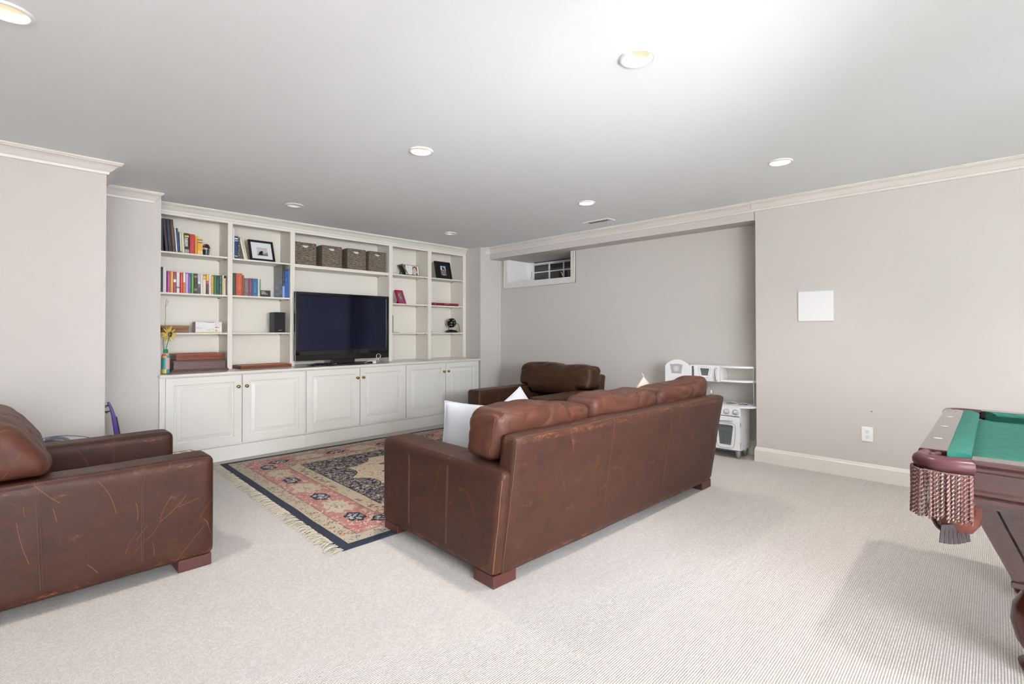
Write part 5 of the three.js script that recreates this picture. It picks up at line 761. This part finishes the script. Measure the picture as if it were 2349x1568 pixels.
// ------------------------------------------------------------------ toy kitchen
{
  const t = thing('toy_kitchen', 'white wooden toy kitchen with refrigerator, microwave, hob and oven in the alcove corner', 'toy kitchen', [4.77, 0, -1.70]), w = std(0xeeeff0, 0.4), grey = std(0x8b8d90, 0.5), lt = std(0xd9dadb, 0.5), inn = std(0xc4c6c6, 0.6);
  // local: x 0 is the front plane, +x towards the wall; z 0 is the right side, -z towards the refrigerator
  const dep = 0.245, g = (name, list, m = w, p = t) => mesh(name, list, m, p);
  const slab = (pts, x0, x1) => boxUV(extr(polyShape(pts), Math.abs(x1 - x0), 0).rotateY(Math.PI / 2).scale(1, 1, 1).translate(Math.min(x0, x1), 0, 0)); // shape (a, y): a -> -z
  const Z = z => -z;
  // refrigerator
  const arch = []; for (let i = 0; i <= 20; i++) { const u = i / 20; arch.push([lerp(0.475, 0.735, u), 0.835 + 0.066 * Math.sin(Math.PI * u) ** 0.8]); }
  g('refrigerator_door', [boxUV(extr(polyShape([[0.475, 0.36], ...arch, [0.735, 0.36]].map(([a, y]) => [a, y])), 0.016, 0.003, 12).rotateY(Math.PI / 2).translate(-0.016, 0, 0))]);
  g('freezer_door', [rbx(-0.016, 0, 0.085, 0.352, -0.735, -0.475, 0.004)]);
  g('refrigerator_cabinet', [bx(0.001, dep, 0.08, 0.83, -0.735, -0.723), bx(0.001, dep, 0.08, 0.83, -0.487, -0.475), bx(0.001, dep, 0.08, 0.092, -0.723, -0.487), bx(dep - 0.01, dep, 0.092, 0.83, -0.723, -0.487), bx(0.001, dep - 0.01, 0.82, 0.83, -0.723, -0.487), bx(0.001, dep - 0.01, 0.353, 0.36, -0.723, -0.487)]);
  g('door_handle', tube([[-0.016, 0.60, -0.49], [-0.035, 0.61, -0.49], [-0.035, 0.68, -0.49], [-0.016, 0.69, -0.49]], 0.006, 24, 8), M.steel);
  const dial = new THREE.Group(); dial.name = 'clock_panel'; t.add(dial);
  const mesht = dtex(64, 64, (x, y) => { const v = (y % 8 < 4) ? 150 : 190; return [v, v, v + 2]; }); mesht.repeat.set(40, 40);
  mesh('grille', [boxUV(extr(polyShape([[0.545, 0.852], [0.60, 0.858], [0.68, 0.852], [0.662, 0.762], [0.562, 0.762]]), 0.002, 0).rotateY(Math.PI / 2).translate(-0.0212, 0, 0))], std(0xffffff, 0.6, { map: mesht }), dial);
  mesh('clock_face', [cyl(0.028, 0.028, 0.003, 36).rotateZ(Math.PI / 2).translate(-0.0222, 0.810, -0.612)], lt, dial); mesh('clock_ring', [new THREE.TorusGeometry(0.019, 0.0014, 8, 36).rotateY(Math.PI / 2).translate(-0.0238, 0.81, -0.612)], grey, dial);
  // upper cabinet with microwave and open curved shelf
  g('upper_cabinet', [bx(0.0, 0.16, 0.842, 0.853, -0.475, -0.175), bx(0.0, 0.16, 0.707, 0.717, -0.475, -0.175), bx(0.002, 0.16, 0.717, 0.842, -0.475, -0.465), bx(0.002, 0.16, 0.717, 0.842, -0.185, -0.175), bx(0.15, 0.16, 0.717, 0.842, -0.465, -0.185)]);
  const curved = (y, th, x0, zEnd) => { const S = new THREE.Shape(); S.moveTo(x0, 0.182); S.lineTo(x0, 0.10); S.bezierCurveTo(x0 - 0.004, 0.02, x0 + 0.03, zEnd + 0.02, x0 + 0.12, zEnd); S.lineTo(0.165, zEnd); S.lineTo(0.165, 0.182); S.closePath(); return boxUV(extr(S, th, 0.002, 16).rotateX(-Math.PI / 2).translate(0, y - th, 0)); };
  g('upper_shelf', [curved(0.853, 0.012, 0.0, -0.105)]); g('lower_shelf', [curved(0.722, 0.013, 0.0, -0.105)]);
  const md = new THREE.Group(); md.name = 'microwave_door'; t.add(md);
  const trap = (a0, a1, y0, y1, sl) => [[a0 + sl, y0], [a0, y1], [a1, y1], [a1 - sl, y0]];
  const MS = polyShape([[0.186, 0.704], [0.432, 0.704], [0.432, 0.850], [0.186, 0.850]]); MS.holes.push(polyShape(trap(0.282, 0.374, 0.756, 0.826, 0.014).reverse()));
  mesh('door_panel', [boxUV(extr(MS, 0.012, 0.002).rotateY(Math.PI / 2).translate(-0.014, 0, 0))], w, md);
  const outline = (a0, a1, y0, y1, sl, x, r) => tube([[x, y0, -(a0 + sl + .008)], [x, y0 + .012, -(a0 + sl)], [x, y1 - .012, -a0], [x, y1, -(a0 + .012)], [x, y1, -(a1 - .012)], [x, y1 - .012, -a1], [x, y0 + .012, -(a1 - sl)], [x, y0, -(a1 - sl - .008)]], r, 120, 6, true);
  mesh('window_outline', outline(0.268, 0.388, 0.742, 0.838, 0.016, -0.0162, 0.0013), grey, md);
  mesh('window', [bx(-0.008, -0.006, 0.75, 0.83, -0.38, -0.278)], phys(0xcfd6d8, 0.05, { transmission: 0.85, thickness: 0 }), md);
  mesh('handle', tube([[-0.014, 0.832, -0.212], [-0.032, 0.824, -0.212], [-0.04, 0.772, -0.212], [-0.032, 0.722, -0.212], [-0.014, 0.714, -0.212]], 0.0065, 30, 10), M.steel, md);
  for (let i = 0; i < 5; i++) for (const y of [0.722, 0.732]) mesh('button', rbx(-0.0178, -0.013, y - 0.0035, y + 0.0035, -0.385 + i * 0.024, -0.366 + i * 0.024, 0.001), lt, md);
  for (const y of [0.735, 0.825]) g('hinge', cyl(0.003, 0.003, 0.025, 8).translate(-0.012, y, -0.437), M.steel);
  // posts
  for (const [x, z] of [[0.085, 0.088], [0.105, 0.076]]) g('post', cyl(0.006, 0.006, 0.37, 14).translate(x, 0.673, z), M.chrome);
  // lower unit
  g('worktop', [bx(-0.008, dep, 0.476, 0.488, -0.475, 0.0), boxUV(extr((() => { const S = new THREE.Shape(); S.moveTo(-0.008, 0); S.bezierCurveTo(-0.008, 0.06, 0.03, 0.115, 0.12, 0.115); S.lineTo(dep, 0.115); S.lineTo(dep, 0); S.closePath(); return S; })(), 0.012, 0.001, 16).rotateX(Math.PI / 2).translate(0, 0.488, 0))]);
  g('lower_cabinet', [bx(0.002, dep, 0.078, 0.475, -0.012, 0), bx(0.002, dep, 0.078, 0.475, -0.475, -0.463), bx(0.002, dep, 0.078, 0.09, -0.463, -0.012), bx(dep - 0.01, dep, 0.09, 0.475, -0.463, -0.012), bx(0.002, dep - 0.01, 0.09, 0.39, -0.245, -0.235), bx(0.02, dep - 0.01, 0.38, 0.39, -0.463, -0.012)]);
  g('control_panel', [rbx(-0.012, 0.0, 0.396, 0.474, -0.472, -0.002, 0.003)]);
  g('rack', [bx(0.02, dep - 0.012, 0.243, 0.248, -0.234, -0.013)], lt);
  const kn = [[-0.038, 0.432], [-0.122, 0.432], [-0.2, 0.432]];
  for (const [z, y] of kn) { const k = g('knob', [cyl(0.019, 0.022, 0.010, 28).rotateZ(Math.PI / 2).translate(-0.019, y, z), rbx(-0.036, -0.02, y - 0.006, y + 0.006, z - 0.016, z + 0.016, 0.004).translate(0, 0, 0)], lt); mesh('knob_ring', [new THREE.TorusGeometry(0.026, 0.0013, 8, 40).rotateY(Math.PI / 2).translate(-0.0128, y, z), new THREE.TorusGeometry(0.019, 0.001, 8, 40).rotateY(Math.PI / 2).translate(-0.0246, y, z)], grey, k); }
  const od = new THREE.Group(); od.name = 'oven_door'; t.add(od);
  const OS = polyShape([[0.002, 0.082], [0.24, 0.082], [0.24, 0.388], [0.002, 0.388]]); OS.holes.push(polyShape([[0.082, 0.122], [0.188, 0.122], [0.206, 0.302], [0.198, 0.308], [0.072, 0.308], [0.062, 0.300]]));
  mesh('door_panel', [boxUV(extr(OS, 0.012, 0.002).rotateY(Math.PI / 2).translate(-0.014, 0, 0))], w, od);
  const ol = [[0.07, 0.100], [0.196, 0.100], [0.205, 0.112], [0.224, 0.302], [0.212, 0.322], [0.055, 0.322], [0.043, 0.304], [0.058, 0.112]].map(([a, y]) => V3(-0.0162, y, -a));
  mesh('window_outline', tube(ol, 0.0017, 140, 6, true), std(0x57595c, 0.5), od);
  mesh('window', bx(-0.008, -0.006, 0.12, 0.31, -0.207, -0.06), phys(0xcfd6d8, 0.05, { transmission: 0.85, thickness: 0 }), od);
  mesh('handle', tube([[-0.014, 0.352, -0.07], [-0.03, 0.352, -0.074], [-0.036, 0.35, -0.13], [-0.03, 0.348, -0.196], [-0.014, 0.348, -0.2]], 0.007, 36, 10), M.steel, od);
  for (const y of [0.14, 0.32]) mesh('hinge', cyl(0.0035, 0.0035, 0.035, 8).translate(-0.004, y, 0.002), M.steel, od);
  g('sink_door', [rbx(-0.014, -0.002, 0.082, 0.388, -0.472, -0.244, 0.003)]);
  for (const z of [-0.03, -0.44]) for (const x of [0.03, dep - 0.05]) g('foot', lathe([[0, 0], [0.012, 0], [0.014, 0.006], [0.024, 0.04], [0.026, 0.06], [0.022, 0.078], [0, 0.078]], 24).translate(x, 0, z), M.steel);
  // hob burners, sink tap
  for (const z of [-0.05, -0.165]) { const b = new THREE.Group(); b.name = 'burner'; b.position.set(0.10, 0.488, z + 0.04); t.add(b); mesh('pan', lathe([[0.045, 0], [0.048, 0.003], [0.04, 0.004], [0, 0.002]], 32), lt, b); mesh('coil', [new THREE.TorusGeometry(0.036, 0.004, 8, 36).rotateX(Math.PI / 2).translate(0, 0.008, 0), new THREE.TorusGeometry(0.022, 0.004, 8, 30).rotateX(Math.PI / 2).translate(0, 0.008, 0)], M.steel, b); mesh('grate', [0, 1, 2, 3].map(k => tube([[0.045, 0.012, 0], [0.03, 0.02, 0], [0.008, 0.020, 0]], 0.003, 10, 6).rotateY(k * Math.PI / 2 + .5)), M.steel, b); mesh('cap', new THREE.SphereGeometry(0.009, 14, 10).translate(0, 0.02, 0), M.chrome, b); }
  g('tap', tube([[0.15, 0.488, -0.385], [0.15, 0.60, -0.385], [0.13, 0.645, -0.36], [0.09, 0.648, -0.32], [0.06, 0.62, -0.295], [0.055, 0.585, -0.29]], 0.007, 50, 10), M.chrome);
  g('sink', lathe([[0.0, 0.004], [0.06, 0.005], [0.07, 0.010], [0.075, 0.006], [0.075, 0.0]], 32).translate(0.11, 0.488, -0.33), M.steel);
}
// ------------------------------------------------------------------ pool table
{
  const t = thing('pool_table', 'dark wood pool table with green cloth, leather pockets and fringe at the right edge', 'pool table', [2.14, 0, -0.195]), TW = 1.42, TL = 2.5, Y = 0.775;
  const wood = phys(0xffffff, 0.3, { map: woodTex([44, 24, 22], [66, 38, 34], 21), clearcoat: 1, clearcoatRoughness: 0.12 }), felt = (() => { const f = dtex(256, 256, (x, y) => { const n = 18 * noise.noise(x / 1.7, y / 1.7, 3) + 12 * noise.noise(x / 30, y / 30, 5); return [28 + n * .4, 98 + n * .8, 84 + n * .8]; }); f.repeat.set(3, 3); return std(0xffffff, 0.95, { map: f, bumpMap: grain, bumpScale: 0.0006 }); })();
  const leatherP = phys(0x48262a, 0.3), pearl = std(0xe8e6e0, 0.2);
  // local: x across the end (0 near side, TW far side), z along the length
  const rw = 0.072, cw = 0.056;
  const railProf = [[0, 0], [0.004, 0.004], [0.006, 0.012], [0.002, 0.018], [0.008, 0.022], [0.010, 0.030], [0.003, 0.036], [0.003, 0.07], [0.006, 0.088], [0.014, 0.094], [0.016, 0.102], [0.010, 0.107], [0.018, 0.112], [0.020, 0.124], [0.016, 0.132], [-0.01, 0.132], [-0.01, 0]];
  const P = 0.105; // corner cut for the pockets
  const rail = (name, a, b) => mesh(name, [sweep(railProf, [a, b], Y - 0.0015, 1)], wood, t);
  // rails: tops and outside mouldings
  const railTop = (x0, x1, z0, z1) => mesh('rail_top', rbx(x0, x1, Y - 0.035, Y, z0, z1, 0.0025, 3), wood, t);
  railTop(P, TW - P, 0, rw); railTop(0.0, rw, P + .03, TL / 2 - .08); railTop(0.0, rw, TL / 2 + .08, TL - P); railTop(TW - rw, TW, P + .03, TL / 2 - .08); railTop(TW - rw, TW, TL / 2 + .08, TL - P); railTop(P, TW - P, TL - rw, TL);
  rail('side_apron', [0, P + 0.035], [0, TL - P]); rail('end_apron', [TW - P, 0], [P, 0]); rail('side_apron', [TW, TL - P], [TW, P + 0.035]); rail('end_apron', [P, TL], [TW - P, TL]);
  // cushions: cloth covered noses with mitred jaws
  const cush = (a, b, nx, nz) => { // from a to b along the rail, nose towards (nx, nz)
    const L = Math.hypot(b[0] - a[0], b[1] - a[1]), d = [(b[0] - a[0]) / L, (b[1] - a[1]) / L], j = 0.038, p = (s, o, y) => V3(a[0] + d[0] * s + nx * o, y, a[1] + d[1] * s + nz * o);
    const row = [[0, Y - 0.001], [cw * .5, Y + 0.0005], [cw, Y - 0.006], [cw + 0.003, Y - 0.014], [cw * .55, Y - 0.042], [0, Y - 0.042]], pos = [], q = (A, B, C) => pos.push(A.x, A.y, A.z, B.x, B.y, B.z, C.x, C.y, C.z);
    const e0 = row.map(([o, y]) => p(j * o / cw, o, y)), e1 = row.map(([o, y]) => p(L - j * o / cw, o, y)); for (let i = 0; i < row.length; i++) { const k = (i + 1) % row.length; q(e0[i], e1[i], e1[k]); q(e0[i], e1[k], e0[k]); } for (let i = 1; i < row.length - 1; i++) { q(e0[0], e0[i], e0[i + 1]); q(e1[0], e1[i + 1], e1[i]); }
    const g = new THREE.BufferGeometry(); g.setAttribute('position', new THREE.Float32BufferAttribute(pos, 3)); return mesh('cushion', boxUV(toCreasedNormals(g, .6)), felt, t); };
  cush([P - 0.02, rw], [TW - P + 0.02, rw], 0, 1); cush([rw, P + .045], [rw, TL / 2 - .07], 1, 0); cush([rw, TL / 2 + .07], [rw, TL - P], 1, 0); cush([TW - rw, P + .045], [TW - rw, TL / 2 - .07], -1, 0); cush([TW - rw, TL / 2 + .07], [TW - rw, TL - P], -1, 0); cush([P - .02, TL - rw], [TW - P + .02, TL - rw], 0, -1);
  mesh('bed', boxUV(extr(polyShape([[rw + .09, -rw], [TW - rw - .09, -rw], [TW - rw, -rw - .09], [TW - rw, -TL + rw + .09], [TW - rw - .09, -TL + rw], [rw + .09, -TL + rw], [rw, -TL + rw + .09], [rw, -rw - .09]]), 0.03).rotateX(-Math.PI / 2).translate(0, Y - 0.0715, 0)), felt, t);
  for (const f of [0.25, 0.5, 0.75]) mesh('sight_inlay', boxUV(extr(polyShape([[-0.013, 0], [0, 0.005], [0.013, 0], [0, -0.005]]), 0.0012).rotateX(-Math.PI / 2).rotateY(Math.PI / 2).translate(P + (TW - 2 * P) * f - 0.06 + 0.12 * (f - .25), Y - 0.0004, rw * .45)), pearl, t);
  mesh('cabinet', [bx(0.05, TW - 0.05, Y - 0.16, Y - 0.06, 0.05, TL - 0.05)], wood, t);
  mesh('cabinet_skirt', [bx(0.30, TW - 0.30, 0.42, Y - 0.15, 0.30, 0.34), bx(0.30, 0.34, 0.42, Y - 0.15, 0.30, TL - 0.3), bx(TW - 0.34, TW - 0.30, 0.42, Y - 0.15, 0.30, TL - 0.3)], wood, t);
  // legs: raking tapered posts with a recessed panel, on ball feet
  const leg = (mx, mz) => {
    const G = new THREE.Group(); G.name = 'leg'; t.add(G); G.position.set(mx > 0 ? 0 : TW, 0, mz > 0 ? 0 : TL); G.scale.set(1, 1, 1);
    const fx = x => mx * x, fz = z => mz * z, hexa = (A, B) => { const pos = [], Q = (a, b, c, d) => pos.push(...a, ...b, ...c, ...a, ...c, ...d); for (let i = 0; i < 4; i++) { const k = (i + 1) % 4; Q(A[i], A[k], B[k], B[i]); } Q(A[3], A[2], A[1], A[0]); Q(B[0], B[1], B[2], B[3]); const g = new THREE.BufferGeometry(); g.setAttribute('position', new THREE.Float32BufferAttribute(pos, 3)); g.computeVertexNormals(); return boxUV(g); };
    const ring = (y, x0, x1, z0, z1) => [[fx(x0), y, fz(z0)], [fx(x1), y, fz(z0)], [fx(x1), y, fz(z1)], [fx(x0), y, fz(z1)]];
    mesh('post', [hexa(ring(0.62, 0.255, 0.46, 0.105, 0.165), ring(0.325, 0.285, 0.44, 0.235, 0.285)), hexa(ring(0.62, 0.265, 0.46, 0.172, 0.36), ring(0.325, 0.295, 0.44, 0.292, 0.40))], wood, G);
    mesh('edge_bead', [hexa(ring(0.62, 0.248, 0.262, 0.098, 0.116), ring(0.325, 0.279, 0.292, 0.229, 0.245))], wood, G);
    mesh('collar', [rbx(fx(0.272) , fx(0.452), 0.305, 0.328, fz(0.222), fz(0.412), 0.006)], wood, G);
    mesh('ball_foot', lathe([[0, 0], [0.05, 0], [0.075, 0.012], [0.08, 0.03], [0.06, 0.05], [0.062, 0.07], [0.085, 0.11], [0.098, 0.17], [0.092, 0.225], [0.07, 0.27], [0.055, 0.306], [0, 0.306]], 36).translate(fx(0.362), 0, fz(0.318)), std(0x4a1d16, 0.2), G);
  };
  leg(1, 1); leg(-1, 1); leg(1, -1); leg(-1, -1);
  // corner pockets: leather hood, pouch with cut strap, rope fringe
  const strandG = (() => { const L = 0.15, out = []; for (const s of [0, 1]) { const pts = []; for (let i = 0; i <= 60; i++) { const a = i / 60 * Math.PI * 2 * 11 + s * Math.PI; pts.push(V3(0.0019 * Math.cos(a), -L * i / 60, 0.0019 * Math.sin(a))); } out.push(plain(tube(pts, 0.0023, 120, 5))); } return out; })();
    const cords = []; { // a cord is one mesh of two twisted strands: dark and light, told apart by vertex colours
    for (let v = 0; v < 3; v++) { const gs = strandG.map((g, s) => { const c = g.clone(), n = c.attributes.position.count, col = new Float32Array(n * 3), k = new THREE.Color((s ? [0x86655a, 0x785850, 0x94806c] : [0x553439, 0x5d3c3f, 0x43303a])[v]); for (let i = 0; i < n; i++) k.toArray(col, i * 3); c.setAttribute('color', new THREE.BufferAttribute(col, 3)); return c; }); cords.push(mergeGeometries(gs, false)); } }
  const cordM = std(0xffffff, 0.85, { vertexColors: true });
  const pocket = (mx, mz, ox, oz, full) => {
    const G = new THREE.Group(); G.name = 'pocket'; t.add(G); const q = (x, y, z) => V3(ox + mx * x, y, oz + mz * z);
    const path = [[P + 0.006, 0.004], [0.075, 0.0], [0.035, -0.004], [0.004, 0.012], [-0.012, 0.05], [-0.012, 0.09], [0.0, P + 0.035]];
    const crv = new THREE.CatmullRomCurve3(path.map(([x, z]) => V3(x, 0, z)), false, 'centripetal');
    let hood = new THREE.TubeGeometry(new THREE.CatmullRomCurve3(path.map(([x, z]) => q(x + (x < .03 ? .012 : 0), 0, z + (z < .03 ? .012 : 0))), false, 'centripetal'), 50, 0.024, 14); hood.scale(1, 1.05, 1); hood.translate(0, Y - 0.027, 0);
    mesh('leather_hood', hood, leatherP, G);
    const lipPath = [[P + 0.0, 0.05], [0.06, 0.034], [0.036, 0.05], [0.034, 0.085], [0.05, P + 0.03]];
    mesh('pocket_lip', tube(lipPath.map(([x, z]) => q(x, Y - 0.014, z)), 0.009, 40, 8), leatherP, G);
    // pouch
    const pouch = lathe([[0.052, 0.19], [0.058, 0.16], [0.062, 0.12], [0.064, 0.08], [0.058, 0.045], [0.044, 0.018], [0.02, 0.004], [0, 0]], 30); { const p = pouch.attributes.position; for (let i = 0; i < p.count; i++) { const x = p.getX(i), z = p.getZ(i), a = Math.atan2(z, x), y = p.getY(i), k = 1 + 0.07 * Math.sin(7 * a + y * 30); p.setXYZ(i, x * k, y, z * k); } pouch.computeVertexNormals(); }
    const c = q(0.082, 0, 0.092); mesh('leather_pouch', pouch.translate(c.x, Y - 0.268, c.z), phys(0x5a3024, 0.3, { side: THREE.DoubleSide }), G);
    for (let i = 0; i < 5; i++) { const a = -2.6 + i * 0.55; mesh('pouch_strap', tube([[Math.cos(a) * .06, 0.12, Math.sin(a) * .06], [Math.cos(a) * .066, 0.07, Math.sin(a) * .066], [Math.cos(a) * .05, 0.02, Math.sin(a) * .05], [Math.cos(a) * .02, 0.0, Math.sin(a) * .02]].map(([x, y, z]) => V3(c.x + mx * x, Y - 0.268 + y, c.z + mz * z)), 0.006, 20, 6), leatherP, G); }
    if (!full) return;
    const frg = std(0x2a1f21, 0.5); for (let i = 0; i < 7; i++) { const g = boxUV(new THREE.BoxGeometry(0.0125, 0.05, 0.002).translate((i - 3) * 0.0135, -0.025, 0).rotateZ((i - 3) * 0.045)); g.rotateY(-0.75).translate(c.x - mx * 0.052, Y - 0.236, c.z - mz * 0.0); mesh('strap_tail', g, frg, G); }
    mesh('strap_band', boxUV(new THREE.BoxGeometry(0.095, 0.02, 0.004).rotateY(-0.75).translate(c.x - mx * 0.05, Y - 0.232, c.z)), frg, G);
    const fr = new THREE.CatmullRomCurve3([[P + 0.004, -0.008], [0.07, -0.012], [0.03, -0.016], [-0.008, 0.002], [-0.024, 0.045], [-0.024, 0.09], [-0.016, P + 0.034]].map(([x, z]) => V3(x, 0, z)), false, 'centripetal'); reseed(313);
    mesh('fringe_header', tube(fr.getSpacedPoints(30).map(p => q(p.x, Y - 0.05, p.z)), 0.003, 60, 7), std(0x5c4640, 0.85), G);
    const n = 62; for (let i = 0; i < n; i++) { const p = fr.getPointAt((i + .5) / n), o = mesh('fringe_cord', cords[i % 3], cordM, G); const b = q(p.x + rr(-.002, .002), Y - 0.048, p.z + rr(-.002, .002)); o.position.copy(b); o.rotation.set(rr(-.03, .03), rnd() * 6, rr(-.03, .03)); o.scale.set(1, rr(.93, 1.05), 1); }
  };
  pocket(1, 1, 0, 0, true); pocket(-1, 1, TW, 0, false); pocket(1, -1, 0, TL, false); pocket(-1, -1, TW, TL, false);
}
// ------------------------------------------------------------------ photographer's strobes, behind the camera
for (const [power, at, dir, ang, size, label] of STROBES) {
  const [x, y, z] = at, aim = V3(...dir).normalize(), qa = new THREE.Quaternion().setFromUnitVectors(V3(0, 1, 0), aim), t = thing('studio_strobe', label, 'flash', [x, 0, z]);
  mesh('stand_pole', cyl(0.012, 0.014, y - 0.12, 14).translate(0, (y - 0.12) / 2 + 0.02, 0), M.black, t);
  for (let k = 0; k < 3; k++) mesh('stand_leg', tube([[0, 0.3, 0], [0.22, 0.12, 0], [0.4, 0.008, 0]].map(p => V3(...p).applyAxisAngle(V3(0, 1, 0), k * 2.094 + .4)), 0.008, 12, 8), M.black, t);
  mesh('head', lathe([[0, -0.12], [0.05, -0.12], [0.055, -0.11], [0.055, -0.02], [0.075, 0.0], [0.073, 0.0], [0.05, -0.02], [0, -0.022]], 28).applyQuaternion(qa).translate(0, y, 0), M.black, t);
  mesh('flash_lamp', cyl(size > 9 ? 0.3 : 0.05, size > 9 ? 0.3 : 0.05, 0.004, 36).translate(0, -0.016, 0).applyQuaternion(qa).translate(0, y, 0), std(0xffffff, 0.4, { emissive: FLASH_COLOR, emissiveIntensity: 2 }), t);
  const s = new THREE.SpotLight(FLASH_COLOR, power, 0, ang, 0.6, 2); s.position.copy(aim.clone().multiplyScalar(0.02)).add(V3(0, y, 0)); s.target.position.copy(aim.clone().multiplyScalar(4)).add(V3(0, y, 0)); s.castShadow = true; s.shadow.radius = size; s.name = 'flash'; t.add(s); t.add(s.target);
}
renderer.render(scene, camera);
